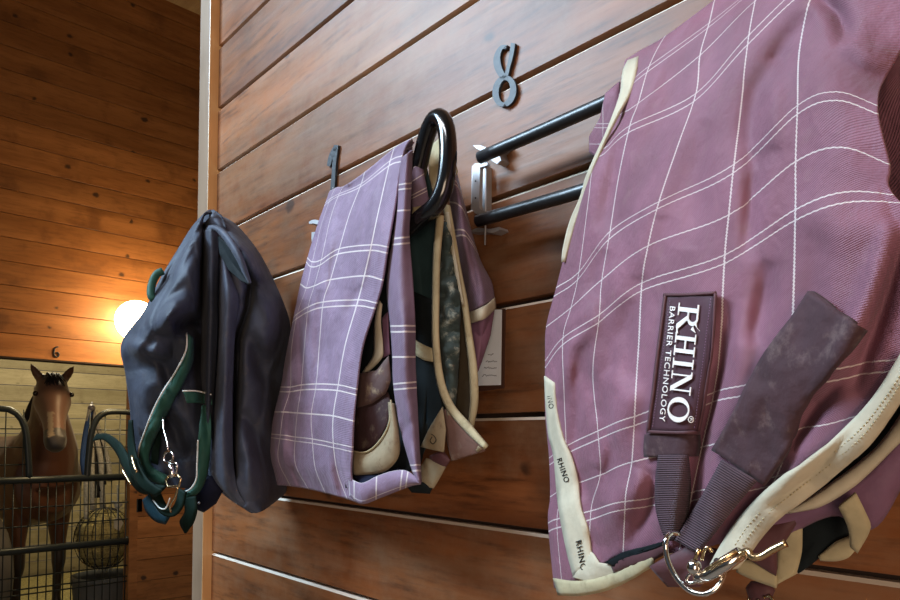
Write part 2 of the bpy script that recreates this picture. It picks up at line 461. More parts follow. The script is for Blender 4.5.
# ------------------------------------------------------------------ setting
def board_wall(name, axis, plane, inward, a0, a1, zs, thick, gap, mat, ch=.003, cuts=(), kindn='structure', off=0, edge=None):
    """boards run along axis; each has a small chamfer at its top and bottom edge"""
    vs, fs, bid = [], [], []
    for i in range(len(zs)-1):
        z0, z1 = zs[i]+gap/2, zs[i+1]-gap/2
        segs = [(a0, a1)]
        for (c0, c1, zb, zt) in cuts:
            if zs[i] < zt-.02 and zs[i+1] > zb+.02:
                ns = []
                for s in segs:
                    if c0 > s[0]: ns.append((s[0], min(c0, s[1])))
                    if c1 < s[1]: ns.append((max(c1, s[0]), s[1]))
                segs = [s for s in ns if s[1]-s[0] > .01]
        for s in segs:
            prof = [(0, z0), (thick-.0006, z0), (thick, z0+.0006), (thick, z1-ch), (thick-ch, z1), (0, z1)]
            n = len(vs)
            for e in s:
                for (t, z) in prof:
                    p = [0, 0, z]; p[axis] = e; p[1-axis] = plane - inward*thick + inward*t
                    vs.append(tuple(p)); bid.append(i + off + .37)
            k = len(prof)
            for j in range(k):
                fs.append((n+j, n+(j+1) % k, n+k+(j+1) % k, n+k+j))
            fs.append(tuple(n+j for j in range(k))); fs.append(tuple(n+k+j for j in range(k))[::-1])
    o = obj(name, vs, fs, [mat, edge] if edge else mat, smooth=False, attrs=bid)
    if edge:
        for k in range(0, len(fs), 8):
            o.data.polygons[k+3].material_index = 1; o.data.polygons[k+4].material_index = 1
    tag(o, kind=kindn)
    bm = bmesh.new(); bm.from_mesh(o.data); bmesh.ops.recalc_face_normals(bm, faces=bm.faces); bm.to_mesh(o.data); bm.free()
    return o
ys = [50.5, 113, 175, 237, 300, 362, 425, 489, 553]
zj = [P(215.5, y, 0).z for y in ys]
pit = (zj[0]-zj[-1])/8
ztop = zj[0]
zs = sorted([ztop - pit*i for i in range(-11, 13)])
zs = [z for z in zs if z > 0]; zs[0] = 0
XC = P(215.5, 300, 0).x       # corner of the near wall
W = board_wall('wall_near', 0, 0.0, -1, XC, 1.6, zs, .02, .0085, W_near, ch=.005, edge=W_edge_hl)
bk = boxes('wall_near_backing', [(XC, .02, 0, 1.6, .14, 4.9)], M_dark); tag(bk, kind='structure')
# corner trim: face colour shifted for the daylight it reflects, orange wood on the edge
ra_ = ray(209.3, 100); dp = -(CAM.y + ra_.y*(XC-CAM.x)/ra_.x)   # how far the corner post stands out of the boards
x_l = P(199.2, 100, dp).x
trimA = boxes('trim_1', [(x_l, -dp, 0, XC-.002, -dp+.018, 4.9)], W_trimA, bevel=.002, attrs=[.5]*8); tag(trimA, kind='structure')
trimB = boxes('trim_2', [(x_l, -dp+.018, 0, XC, .14, 4.9)], W_trimB, attrs=[1.5]*8); tag(trimB, kind='structure')
trimC = boxes('trim_5', [(XC-.004, -dp+.0005, 0, XC, -dp+.018, 4.9)], W_trimB, attrs=[1.5]*8); tag(trimC, kind='structure')
ret = boxes('wall_return', [(XC-.02, .14, 0, 1.6, .16, 4.9)], M_dark); tag(ret, kind='structure')

XF = -5.38
zh = F(60, 361, XF).z
pf = (F(0, 178, XF).z-F(0, 323, XF).z)/6
yr = F(138.5, 480, XF).y      # right edge of the stall opening
zfs = [zh + pf*i for i in range(-12, 20)]
zfs = [z for z in zfs if z > -.05]; zfs[0] = 0
zfs = [z for z in zfs if z <= 5.0]
board_wall('wall_far', 1, XF, 1, -3.2, 4.5, zfs, .025, .004, W_far, ch=.002, cuts=[(-1.1, yr, -1, zh)])
b2 = boxes('wall_far_backing', [(XF-.12, yr+.02, 0, XF-.025, 4.5, 5.0), (XF-.12, -3.2, 0, XF-.025, -1.12, 5.0), (XF-.12, -1.12, zh, XF-.025, yr+.02, 5.0)], M_dark); tag(b2, kind='structure')
tr3 = boxes('trim_3', [(XF-.12, yr-.06, 0, XF-.001, yr, zh)], W_far, attrs=[2.5]*8); tag(tr3, kind='structure')
tr4 = boxes('trim_4', [(XF-.12, -1.1, zh-.006, XF+.006, yr, zh+.005)], M_dark); tag(tr4, kind='structure')
# stall beyond
XB = -8.3
board_wall('wall_stall_back', 1, XB, 1, -1.6, 2.6, [.17*i for i in range(0, 19)], .025, .006, W_stall, cuts=[])
board_wall('wall_stall_side', 0, 2.2, -1, XB, XF-.12, [.17*i for i in range(0, 19)], .025, .006, W_stall)
board_wall('wall_stall_left', 0, -1.5, 1, XB, XF-.12, [.17*i for i in range(0, 19)], .025, .006, W_stall)
fl = boxes('floor', [(-9, -6, -.1, 3, 5, 0)], CONC); tag(fl, kind='structure')
ce = boxes('ceiling', [(-9, -3.6, 4.95, 2.5, 5, 5.05)], wood('ceiling_boards', 0, (.30, .2, .1), (.4, .28, .15), (.2, .12, .06), knots=.2), attrs=[.3]*8); tag(ce, kind='structure')
sc_ = boxes('ceiling_stall', [(-8.4, -1.6, 3.06, XF-.12, 2.4, 3.1)], M_dark); tag(sc_, kind='structure')
rw = boxes('wall_right', [(2.3, -3.6, 0, 2.4, 4.5, 5.0)], W_far, attrs=[.3]*8); tag(rw, kind='structure')

# ------------------------------------------------------------------ wall hardware
num8 = thing('house_numeral', 'black metal numeral 8 screwed to the upper wall boards', 'numeral', P(504, 108, 0), 'metal numerals')
parts = []
cx, cy = 504.3, 91.0
ring = [(cx+8.8*math.cos(a)*1.0+1.0*math.sin(a)*-1, cy+13.5*math.sin(a), 4.2+2.0*abs(math.cos(a))) for a in [2*math.pi*i/40 for i in range(41)]]
parts.append(stroke('', ring, .001, .006, None, n=None))
parts.append(stroke('', [(507, 47, 4), (502, 47, 4), (498, 53, 5.5), (496.8, 61, 7), (499, 70, 7), (504, 78, 6)], .001, .006, None, n=30))
parts.append(stroke('', [(505, 80, 4.5), (508, 68, 3.5), (511, 56, 4), (513, 43, 4.5)], .001, .006, None, n=14))
v, f = merge(parts); obj('digit_plate', v, f, IRON, num8, smooth=False)
obj('screw', *ball_data(P(504, 106, .008), .003, 1, .5, 1, 10, 6), IRON, num8); obj('screw', *ball_data(P(506, 48, .008), .004, 1, .5, 1, 10, 6), IRON, num8)
num1 = thing('house_numeral', 'narrow black metal numeral 1 on the wall above the middle blanket', 'numeral', P(332, 196, 0), 'metal numerals')
v, f = merge([stroke('', [(336, 145, 4.5), (334, 165, 3.6), (332, 197, 4.4)], .001, .006, None, n=10), stroke('', [(335.5, 147, 4), (331, 156, 4.5), (328.5, 166, 3.5)], .001, .006, None, n=8)])
obj('digit_plate', v, f, IRON, num1, smooth=False)
v, f = ball_data(P(333, 188, .008), .002, 1, .5, 1, 10, 6); obj('screw', v, f, STEEL, num1)
# 6 on the far header
def far_stroke(pts, w, t=.01):
    rs = resample3([F(a, b-5.5, XF+.004) for a, b in pts], 24)
    return tube_data(rs, w, 6)
v, f = merge([far_stroke([(58.5, 352.3), (55.5, 353), (54, 357), (54.5, 361), (57, 362.5), (59, 360.5), (58, 358), (55.5, 358.5)], .005)])
o6 = obj('house_numeral', v, f, IRON); tag(o6, 'tiny black numeral 6 on the header board over the far stall', 'numeral', 'metal numerals')

def bracket(root, dx, dy, s=1.0):
    def q(x, y, d): return P(478+(x-478)*s+dx, 190+(y-190)*s+dy, d)
    pl = []
    # folded upright plate with two screw holes
    def slab(pts, d0, d1):
        n = len(pts); vs = [q(x, y, d1) for x, y in pts]; vs += [Vector((v.x, -d0, v.z)) for v in vs]
        fs = [tuple(range(n)), tuple(range(n, 2*n))[::-1]] + [(i, n+i, n+(i+1) % n, (i+1) % n) for i in range(n)]
        return vs, fs
    up_ = slab([(472.5, 166), (475, 163.5), (487, 162.5), (487.5, 165), (480, 167.5), (479, 205), (480, 209), (487, 212), (486, 214.5), (475, 213.5), (471.5, 209)], .028, .036)
    v, f = up_; o = obj('upright_plate', v, f, STEEL, root, smooth=False)
    v, f = slab([(471, 210), (487, 214), (487, 166), (472, 166)], .0, .012)
    o = obj('back_plate', v, f, STEEL, root, smooth=False)
    for sy in (181, 198): obj('screw', *ball_data(q(475.5, sy, .037), .0018, 1, .6, 1, 8, 6), IRON, root)
    v, f = merge([tube_data([q(486.5, 160, .03), q(485, 245, .03)], .0016, 8)]); obj('hinge_pin', v, f, STEEL, root)
    for (yy, wing) in ((150, [(473, 145.5), (480, 145), (489, 149), (503, 143.5), (503.5, 147), (498, 152), (501, 160), (497, 164), (491, 160), (486, 152), (477, 149)]),
                       (232, [(469.5, 231), (478, 227.5), (490, 229), (499, 227), (500, 229.5), (493, 233), (482, 231.5), (470, 232.5)])):
        v, f = slab(wing, .0, .022); obj('wing_plate', v, f, STEEL, root, smooth=False)
rack3 = thing('blanket_rack', 'black twin-bar rack with bare left end beside the numeral 8', 'blanket rack', P(478, 232, 0), 'swing-out blanket racks')
bracket(rack3, 0, 0)
DB = .055
U = [P(481, 157.5, DB)]; L = [P(478, 221, DB)]
tube('upper_bar', [P(480, 157.5, DB), P(545, 129.5, DB), P(607, 102, DB+.004), Vector((-.12, -.065, P(607, 102, DB).z))], .0105, BLKW, rack3, n=16, seg=16)
tube('lower_bar', [P(478, 221, DB), P(530, 206, DB), P(585, 190, DB+.004), Vector((-.12, -.065, P(585, 190, DB).z))], .0105, BLKW, rack3, n=16, seg=16)
zu, zl = P(607, 102, DB).z, P(585, 190, DB).z
tube('end_bend', [Vector((-.12, -.065, zu)), Vector((-.085, -.065, zu-.01)), Vector((-.065, -.065, (zu+zl)/2)), Vector((-.085, -.065, zl+.01)), Vector((-.12, -.065, zl))], .0105, BLKW, rack3, n=20, seg=16)

rack2 = thing('blanket_rack', 'glossy black looped rack end poking out of the middle purple blanket', 'blanket rack', P(316, 232, 0), 'swing-out blanket racks')
hoop = [(372, 215, .10), (398, 200, .135), (413, 190, .15), (420, 163, .155), (427, 135, .16), (434, 120, .163), (441, 118, .166), (446.5, 130, .168), (448, 160, .17), (444, 188, .172), (435, 206, .174), (422, 217, .176), (409, 229, .176), (396, 236, .165), (372, 252, .12), (340, 262, .05)]
tube('looped_bar', [P(*h) for h in hoop], .0142, BLKM, rack2, n=90, seg=20)
tube('upper_bar', [P(322, 232, .03), P(350, 222, .07), P(372, 215, .10)], .0135, BLKM, rack2, n=8, seg=14)
v, f = merge([stroke('', [(309, 223, 2), (314, 221.5, 4), (322, 224, 4)], .0, .02, None, n=8), stroke('', [(313, 232, 3), (314, 240, 5), (318, 268, 5)], .0, .02, None, n=8)])
obj('wall_bracket', v, f, STEEL, rack2, smooth=False)

rack1 = thing('blanket_rack', 'dark rack end buried in the folds of the navy blanket by the corner', 'blanket rack', P(225, 262, 0), 'swing-out blanket racks')
# arm reaching from the corner out to the peak of the navy blanket
tube('upper_bar', [P(236, 262, .0), P(228, 248, .10), P(214, 236, .22)], .0135, BLKM, rack1, n=12, seg=14)
tube('lower_bar', [P(240, 318, .0), P(230, 312, .10), P(214, 306, .22)], .0135, BLKM, rack1, n=12, seg=14)

# notice
nt_ = thing('wall_notice', 'white handwritten notice in a brown holder half hidden by middle blanket', 'notice', P(488, 388, 0))
def flatq(name, pts, d0, d1, mat, parent, **k):
    vs = [P(x, y, d1) for x, y in pts]; n = len(vs); vs += [Vector((v.x, -d0, v.z)) for v in vs]
    fs = [tuple(range(n)), tuple(range(n, 2*n))[::-1]] + [(i, n+i, n+(i+1) % n, (i+1) % n) for i in range(n)]
    return obj(name, vs, fs, mat, parent, smooth=False, **k)
HOLD = plain('brown_holder', (.07, .032, .022), .35)
flatq('holder', [(462, 304), (504.5, 309), (503, 388), (461, 394)], 0, .004, HOLD, nt_)
flatq('sheet', [(463, 310), (501.5, 309.5), (500.5, 385), (461, 386)], .004, .0052, PAPER, nt_)
hw = []
random.seed(3)
for i, y in enumerate((355, 361.5, 368, 375.5)):
    x = 488 - i*2.0
    pts = []
    xx = x
    while xx < 497 - (3 if i == 0 else 0):
        pts.append((xx, y + (random.random()-.5)*2.0 - (xx-480)*.02)); xx += .9
    if len(pts) > 3:
        hw.append(tube_data([P(a, b, .0056) for a, b in pts], .0005, 5))
v, f = merge(hw); obj('handwriting', v, f, plain('blue_black_ink', (.05, .06, .12), .6), nt_)

# ------------------------------------------------------------------ big purple blanket on the right rack
big = thing('horse_blanket', 'large maroon-purple plaid horse blanket at right with white lettered label and chrome snap', 'horse blanket', (P(700, 560, .2).x, -.2, P(700, 590, .2).z), 'horse blankets hanging on the wall racks')
us = [.35, 1, 2, 3, 4, 5, 5.5, 5.93]
vsr = [-3.0, -1.5, 0, 1, 1.87, 3.2, 5, 6, 6.87, 8.4, 10, 11, 11.87, 13.3]
XY = [
 [(632,72),(644,64),(668,50),(720,14),(768,-20),(826,-55),(884,-80),(962,-95)],
 [(626,61),(640,52),(666,37),(716,0),(765,-38),(822,-85),(880,-110),(962,-125)],
 [(621,90),(634,80),(650,67),(710,24),(758,-14),(820,-62),(876,-82),(960,-90)],
 [(611,122),(624,113),(639,104),(701,56),(756,2),(817,-42),(872,-58),(958,-60)],
 [(599,150),(608,147),(631,126),(697,94),(750,36),(815,-22),(868,-30),(950,-28)],
 [(580,200),(590,196),(620,176),(679,146),(742,100),(801,50),(848,42),(890,70)],
 [(557,288),(580,272),(611,232),(660,202),(735,165),(799,106),(837,93),(878,107)],
 [(547,327),(572,308),(603,280),(649,246),(730,215),(797,162),(842,148),(890,165)],
 [(546,361),(564,338),(600,315),(643,283),(726,255),(797,210),(845,193),(894,195)],
 [(546,412),(565,392),(594,372),(640,345),(722,322),(795,290),(852,276),(962,262)],
 [(550,458),(567,446),(599,431),(635,416),(715,392),(791,376),(845,366),(925,356)],
 [(551,497),(566,488),(601,475),(633,462),(703,447),(790,430),(825,425),(878,408)],
 [(549,523),(558,519),(592,511),(626,501),(692,492),(778,476),(805,462),(846,438)],
 [(555,588),(563,586),(590,575),(624,554),(680,552),(738,536),(770,503),(808,477)]]
dcol = [.11, .145, .185, .225, .265, .295, .31, .315]
rp = [(.02, .0), (.12, .0), (.15, .25), (.165, .45), (.175, .62), (.19, .8), (0, 1), (0, 1.02), (0, 1.03), (0, 1.04), (0, 1.02), (0, .98), (0, .95), (0, .85)]
rows = []
u0 = [1.3, 1.3, 1.2, 1.1, 1.02, .6, .3, .3, .35, .35, .35, .35, .3, .3]
for i, (xy, (b0, k)) in enumerate(zip(XY, rp)):
    row = []
    for j, (x, y) in enumerate(xy):
        d = dcol[j]*k + b0*(1-min(1, k)) if k < 1 else dcol[j]*k
        uu = us[j]
        if j == 0: uu = u0[i]
        if j == 1 and i < 5: uu = 1.45
        row.append((x, y, d, uu, vsr[i]))
    rows.append(row)
folds = [
 ([(603, 232), (610, 200), (617, 160), (628, 110)], -.014, 9), ([(590, 300), (606, 250)], -.010, 8),
 ([(600, 310), (575, 345), (560, 400)], .012, 8),
 ([(752, 170), (752, 130), (760, 90), (790, 40), (815, 10)], -.016, 12), ([(748, 262), (752, 200), (756, 150)], -.012, 9),
 ([(733, 300), (722, 370), (705, 430), (692, 500), (684, 548)], -.020, 9), ([(745, 300), (738, 370), (722, 440)], .010, 12),
 ([(812, -10), (838, 14), (852, 45)], -.014, 9), ([(845, 36), (868, 56), (900, 66)], .010, 12),
 ([(893, 222), (885, 255), (870, 300), (845, 350), (815, 400)], .013, 9), ([(900, 235), (893, 275), (875, 330), (850, 395)], -.014, 10),
 ([(660, 215), (640, 300), (615, 345), (600, 400)], -.010, 14), ([(690, 110), (668, 170), (650, 215), (640, 280)], .012, 13),
 ([(610, 370), (625, 395), (612, 440), (600, 470)], .012, 11), ([(575, 345), (590, 385), (600, 420)], -.010, 8),
 ([(595, 540), (620, 500), (640, 470)], .012, 12), ([(580, 470), (600, 520), (595, 560)], -.008, 9),
 ([(770, 260), (764, 300), (750, 345)], -.012, 10), ([(845, 370), (815, 410), (790, 450)], -.010, 8), ([(800, 200), (845, 230), (890, 215)], .006, 20),
 ([(775, 60), (770, 110), (772, 150)], .008, 12), ([(690, 440), (680, 500), (670, 540)], .006, 10),
 ([(572, 350), (580, 400), (575, 450), (585, 500)], -.008, 6), ([(604, 400), (612, 450), (606, 500)], -.008, 6), ([(640, 380), (628, 430), (640, 480), (632, 520)], .008, 9), ([(655, 470), (648, 510), (630, 548)], -.008, 7),
 ([(560, 330), (580, 318), (600, 300)], .006, 6), ([(625, 300), (632, 350), (625, 400)], -.006, 8), ([(705, 120), (700, 180), (690, 250)], -.006, 12), ([(820, 230), (812, 300), (800, 360)], -.006, 12), ([(760, 380), (745, 430)], .006, 9),
]
mainb = Sheet('outer_shell', rows, vsr, us, PUR1, big, nu=150, nv=190, folds=folds, wr=.0045, ws=7, thick=.003)
# cloth hanging behind the bars
bx = []
for i in range(1, 14):
    y = XY[i][0][1]
    bx.append([(x+14, yy+2 if i < 13 else yy-10, .018+.016*(j/7)) for j, (x, yy) in enumerate(XY[i])])
Sheet('rear_drop', bx, vsr[1:], us, MAR, big, nu=40, nv=50, wr=.002, thick=.003)
# inner fold seen in the gap at the right edge
inn = [[(850,-60,.20),(900,-70,.22),(965,-80,.24)], [(852,20,.20),(900,10,.22),(965,0,.24)], [(855,90,.19),(902,66,.21),(965,40,.23)], [(868,150,.20),(905,150,.22),(965,150,.24)], [(880,215,.22),(920,225,.24),(965,235,.26)], [(880,300,.22),(920,300,.24),(965,300,.26)]]
Sheet('inner_fold', inn, [-2, 0, 1.87+1, 3.6, 4.4, 4.8], [6.5, 7, 8], PUR1, big, nu=24, nv=40, wr=.004, thick=.003, seed=3)
# puckered roll at the top right
# flap left of the pale binding
poly('inner_flap', [(620,82,.085),(606,94,.085),(601,118,.085),(590,137,.08),(590,152,.085),(598,158,.09),(608,140,.10),(618,112,.10)], 0, PUR1, big, pillow=.01)
L1 = lambda off: (lambda x, y: mainb.lift(x, y, off))
strip('edge_binding', [(628,61,.136),(623,72,.146),(621,92,.156),(613,116,.162),(604,138,.156),(595,157,.148),(586,178,.143),(581,196,.139),(570,222,.132),(563,250,.126),(562,262,.124)],
      [(639,57,.138),(637,70,.150),(631,92,.160),(620,112,.166),(609,134,.160),(600,154,.152),(591,176,.147),(586,195,.141),(577,220,.134),(569,248,.126),(565,262,.124)], 0, CREAM, big, n=40, thick=.003, label='cream binding along the left edge')
bband = strip('lettered_binding', [(545,376),(546,400),(549,435),(554,455),(556,475),(559,507),(567,550),(574,577)],
      [(555,383),(557,410),(564,440),(571,455),(578,480),(581,507),(588,530),(592,560)], L1(.005), CREAM, big, n=40, thick=.003, label='cream band with small black lettering')
strip('hem_binding', [(554,578),(575,581),(600,578),(625,568),(652,553)], [(559,595),(582,595),(606,590),(632,579),(655,564)], L1(.006), CREAMD, big, n=30, thick=.004, bulge=.004)
poly('hem_corner', [(573,577),(588,560),(592,552),(600,563),(618,567),(612,576),(590,582)], L1(.005), CREAM, big, pillow=.002)
strip('tucked_hem', [(612,566),(625,552),(645,548),(664,543)], [(614,573),(635,566),(652,561),(668,552)], L1(.008), MAR, big, bulge=.004)
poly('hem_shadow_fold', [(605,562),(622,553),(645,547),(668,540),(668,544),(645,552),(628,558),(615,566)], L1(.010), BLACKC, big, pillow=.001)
# label
def frame_map(O, ex, ey, lift_off):
    return lambda x, y: mainb.P(O[0]+ex[0]*x+ey[0]*y, O[1]+ex[1]*x+ey[1]*y, lift_off)
# flat depth for label so it sits as a stiff tab
def tabd(off): return lambda x, y: mainb.lift(x, y, off)
lab = strip('logo_label', [(664.5,294.5),(658,345),(652,395),(647,431)], [(716,292.5),(713,345),(706,395),(699,433)], tabd(.008), LABM, big, n=30, m=16, thick=.003, label='dark plum label with white lettering')
for (a, b) in (([(664.5,294.5),(658,345),(652,395),(647,431)], [(666.5,294.5),(660,345),(654,395),(649,431)]), ([(714.5,293),(711.5,345),(704.5,395),(697.5,433)], [(716.5,293),(713.5,345),(706.5,395),(699.5,433)])):
    strip('label_piping', a, b, tabd(.0115), MAR, lab, n=30, m=2, thick=.002)
for (a, b) in (([(664,293.5),(690,293),(716,291.5)], [(664,296),(690,295.5),(716,294)]), ([(647,430),(672,431),(699,431)], [(647,433),(672,434),(699,434.5)])):
    strip('label_piping', a, b, tabd(.0115), MAR, lab, n=12, m=2, thick=.002)
# stitching dashes of the label
for (xa, ya, xb, yb) in ((670, 299, 652.5, 427), (711, 297, 694.5, 428)):
    sv = []
    for k in range(46):
        x = xa+(xb-xa)*(k+.5)/46; y = ya+(yb-ya)*(k+.5)/46
        sv.append(tube_data([mainb.P(x, y, .0118), mainb.P(x+(xb-xa)/46*.5, y+(yb-ya)/46*.5, .0118)], .00035, 4))
    o = obj('label_stitching', *merge(sv), PURP, lab); o['kind'] = 'stuff'
# lettering: letter box x = reading direction (down the label), y = up (towards right)
def rect(x0, y0, x1, y1): return [(x0, y0), (x1, y0), (x1, y1), (x0, y1)]
def para(x0, x1, w, y0, y1): return [(x0, y0), (x0+w, y0), (x1+w, y1), (x1, y1)]
def ringp(cx, cy, rx, ry, ix, iy, n=36, a0=0, a1=2*math.pi):
    out = []
    for i in range(n):
        a = a0+(a1-a0)*i/n; b = a0+(a1-a0)*(i+1)/n
        out.append([(cx+rx*math.cos(a), cy+ry*math.sin(a)), (cx+rx*math.cos(b), cy+ry*math.sin(b)), (cx+ix*math.cos(b), cy+iy*math.sin(b)), (cx+ix*math.cos(a), cy+iy*math.sin(a))])
    return out
def letter(c):
    s = .16; t = .05
    if c == 'I': return [rect(.12, 0, .12+s, 1), rect(0, 0, .4, t), rect(0, 1-t, .4, 1)], .4
    if c == 'H': return [rect(.12, 0, .28, 1), rect(.62, 0, .78, 1), rect(.28, .47, .62, .54), rect(0, 0, .4, t), rect(0, 1-t, .4, 1), rect(.5, 0, .9, t), rect(.5, 1-t, .9, 1)], .9
    if c == 'N': return [rect(.12, 0, .18, 1), para(.62, .05, .2, 0, 1), rect(.72, 0, .78, 1), rect(0, 0, .32, t), rect(0, 1-t, .2, 1), rect(.58, 1-t, .92, 1)], .92
    if c == 'O': return ringp(.5, .5, .5, .53, .30, .46), 1.0
    if c == 'R':
        L_ = [rect(.16, 0, .34, .92), rect(0, 0, .5, t), rect(0, .92, .55, 1)]
        L_ += ringp(.5, .74, .36, .27, .2, .2, 18, -math.pi/2, math.pi/2)
        L_ += [rect(.34, .47, .5, .54)]
        # leg and horned head flourish
        L_ += [[(.45, .5), (.62, .52), (1.05, .06), (.85, -.02)], [(.85, -.02), (1.05, .06), (1.22, .10), (1.2, .02)], [(.62, .93), (.80, .86), (1.02, 1.14), (.9, .98)], [(.86, .8), (1.0, .7), (1.12, .95), (.98, .86)]]
        return L_, 1.08
    return [], .4
def lettering(word, O, E, H, off, mat, parent, name, gap=.13, sheet=mainb, th=.0006):
    """O start px, E end px of baseline, H vector px of letter height"""
    polys, x = [], 0
    for c in word:
        ps, w = letter(c)
        for p in ps: polys.append([(a+x, b) for a, b in p])
        x += w+gap
    x -= gap
    ex = ((E[0]-O[0])/x, (E[1]-O[1])/x)
    vs, fs = [], []
    for p in polys:
        n = len(vs)
        for (a, b) in p: vs.append(sheet.P(O[0]+ex[0]*a+H[0]*b, O[1]+ex[1]*a+H[1]*b, off))
        fs.append(tuple(n+i for i in range(len(p))))
    return obj(name, vs, fs, mat, parent, smooth=False, solid=th)
lettering('RHINO', (679, 302.5), (667, 421), (20.5, 2.5), .0125, THREAD, lab, 'brand_lettering', gap=.10)
def textmesh(word):
    cu = bpy.data.curves.new('t', 'FONT'); cu.body = word; cu.size = 1.0; cu.resolution_u = 3; cu.space_character = 1.12
    o = bpy.data.objects.new('t', cu); C.objects.link(o)
    bpy.context.view_layer.update()
    dg = bpy.context.evaluated_depsgraph_get(); me = bpy.data.meshes.new_from_object(o.evaluated_get(dg))
    vs = [v.co.copy() for v in me.vertices]; fs = [tuple(p.vertices) for p in me.polygons]
    bpy.data.objects.remove(o); bpy.data.curves.remove(cu); bpy.data.meshes.remove(me)
    return vs, fs
def maptext(word, O, E, H, off, mat, parent, name, sheet=mainb, bold=0, th=.0005):
    vs, fs = textmesh(word)
    mx = max(v.x for v in vs); my = .7
    ex = ((E[0]-O[0])/mx, (E[1]-O[1])/mx); hy = (H[0]/my, H[1]/my)
    return obj(name, [sheet.P(O[0]+ex[0]*v.x+hy[0]*v.y, O[1]+ex[1]*v.x+hy[1]*v.y, off) for v in vs], fs, mat, parent, smooth=False, solid=th)
maptext('BARRIER TECHNOLOGY', (670.2, 305.5), (659.5, 421), (5.4, .7), .0125, THREAD, lab, 'tagline_lettering')
v, f = merge([(lambda r: ([mainb.P(691+3.0*math.cos(a)*r_, 419.5+3.4*math.sin(a)*r_, .0125) for r_ in (1, .75) for a in [2*math.pi*i/20 for i in range(20)]], [(i, (i+1) % 20, 20+(i+1) % 20, 20+i) for i in range(20)]))(0)])
obj('registered_ring', v, f, THREAD, lab, smooth=False, solid=.0004)
maptext('R', (690, 418), (690.2, 421), (2.6, .2), .0125, THREAD, lab, 'registered_letter')
# small words on the cream band
maptext('RHINO', (556.5, 459), (564.5, 483), (5, -2), .0085, INK, bband, 'band_lettering')
maptext('RHINO', (575.5, 541), (581, 571), (5.5, -2), .0085, INK, bband, 'band_lettering')
maptext('INO', (547.2, 396), (549, 409), (5, -1), .0085, INK, bband, 'band_lettering')
# strap ends
strip('label_tab', [(646,434),(645,445),(645,457)], [(699,434),(699,446),(697,456)], L1(.006), MARD, big, n=8, m=8, thick=.004)
strip('webbing_strap', [(659,455),(656,480),(656,505),(661,527),(667,541)], [(688,455),(690,480),(689,505),(685,525),(680,539)], L1(.008), WEB, big, n=24, m=8, bulge=.003)
strip('hook_patch', [(811,291),(795,315),(762,361),(737,408),(714,450)], [(864,329),(834,371),(804,408),(790,446),(766,485)], L1(.010), MARD, big, n=40, m=16, thick=.006, bulge=.004, wr=.0015, label='large worn dark plum patch')
strip('webbing_strap', [(722,460),(700,500),(686,522),(675,540)], [(757,481),(728,516),(712,537),(698,553)], L1(.016), WEB, big, n=24, m=8, bulge=.003)
# sloping hem on the right
d2 = .30
strip('curved_hem_binding', [(905,352),(881,390),(855,420),(822,448),(775,484),(751,506),(735,525),(721,548),(708,572)],
      [(908,386),(895,407),(868,445),(838,472),(803,500),(782,515),(764,534),(752,550),(738,567)], L1(.009), CREAM, big, n=60, m=8, thick=.005, bulge=.005, label='thick cream hem binding')
for k in (.38, .62):
    a = [(905,352),(881,390),(855,420),(822,448),(775,484),(751,506),(735,525),(721,548)]; b = [(908,386),(895,407),(868,445),(838,472),(803,500),(782,515),(764,534),(752,550)]
    ln = resample([(p[0]*(1-k)+q_[0]*k, p[1]*(1-k)+q_[1]*k) for p, q_ in zip(a, b)], 120)
    sv = [tube_data([mainb.P(*ln[i], .0165), mainb.P(*ln[i+1], .0165)], .0006, 4) for i in range(2, 117, 2)]
    v, f = merge(sv); o = obj('hem_stitching', v, f, CREAMD, big); o['kind'] = 'stuff'
dl = .245
strip('second_hem_binding', [(912,400,.27),(884,442,.27),(862,462,.265),(838,480,.26),(800,506,.255),(785,512,.25)], [(915,428,.275),(888,452,.27),(870,470,.265),(852,486,.26),(820,505,.255),(791,511,.25)], 0, CREAM, big, n=40, thick=.004, bulge=.004)
poly('hem_gap_shade', [(900,395,.262),(905,410,.262),(870,455,.255),(835,482,.25),(800,508,.245),(810,494,.25),(850,455,.25)], 0, BLACKC, big, pillow=.001)  # black strip stands in for the shade between the two hems
strip('lower_layer', [(930,395,.24),(900,440,.24),(862,478,.24),(820,500,.235),(770,520,.23),(745,545,.22)], [(935,440,.225),(903,482,.225),(872,528,.22),(838,514,.22),(801,527,.215),(752,562,.21)], 0, PURP, big, n=30, m=8, bulge=.006, thick=.004, label='lower maroon layer')
poly('dark_lining', [(798,524,.20),(822,515,.20),(841,508,.20),(852,536,.19),(826,551,.19),(799,573,.19),(790,560,.19)], 0, BLACKC, big)
strip('loop_binding', [(802,524,.215),(802,550,.21),(796,573,.205)], [(787,534,.215),(777,551,.21),(775,586,.205)], 0, CREAMD, big, n=14, thick=.004, bulge=.002)
strip('loop_binding', [(739,560,.212),(752,561,.212),(765,567,.21),(777,575,.208)], [(737,571,.21),(749,577,.21),(762,582,.208),(777,587,.206)], 0, CREAMD, big, n=14, thick=.004, bulge=.002)
strip('loop_binding', [(839,506,.252),(846,520,.242),(850,533,.23),(852,546,.22)], [(856,493,.255),(865,511,.245),(870,526,.232),(857,552,.22)], 0, CREAMD, big, n=14, thick=.004, bulge=.002)
strip('loop_binding', [(852,536,.198),(838,541,.198),(828,549,.196),(820,557,.194)], [(855,550,.198),(848,557,.196),(836,560,.194),(820,559,.192)], 0, CREAMD, big, n=14, thick=.004, bulge=.002)
poly('lower_fold', [(650,566,.235),(690,546,.235),(724,550,.235),(712,572,.23),(700,586,.225),(668,586,.22)], 0, MAR, big, pillow=.006)
poly('lower_fold', [(735,545,.23),(760,528,.23),(800,515,.228),(788,535,.225),(776,552,.22),(776,575,.215),(755,562,.22)], 0, MAR, big, pillow=.006)
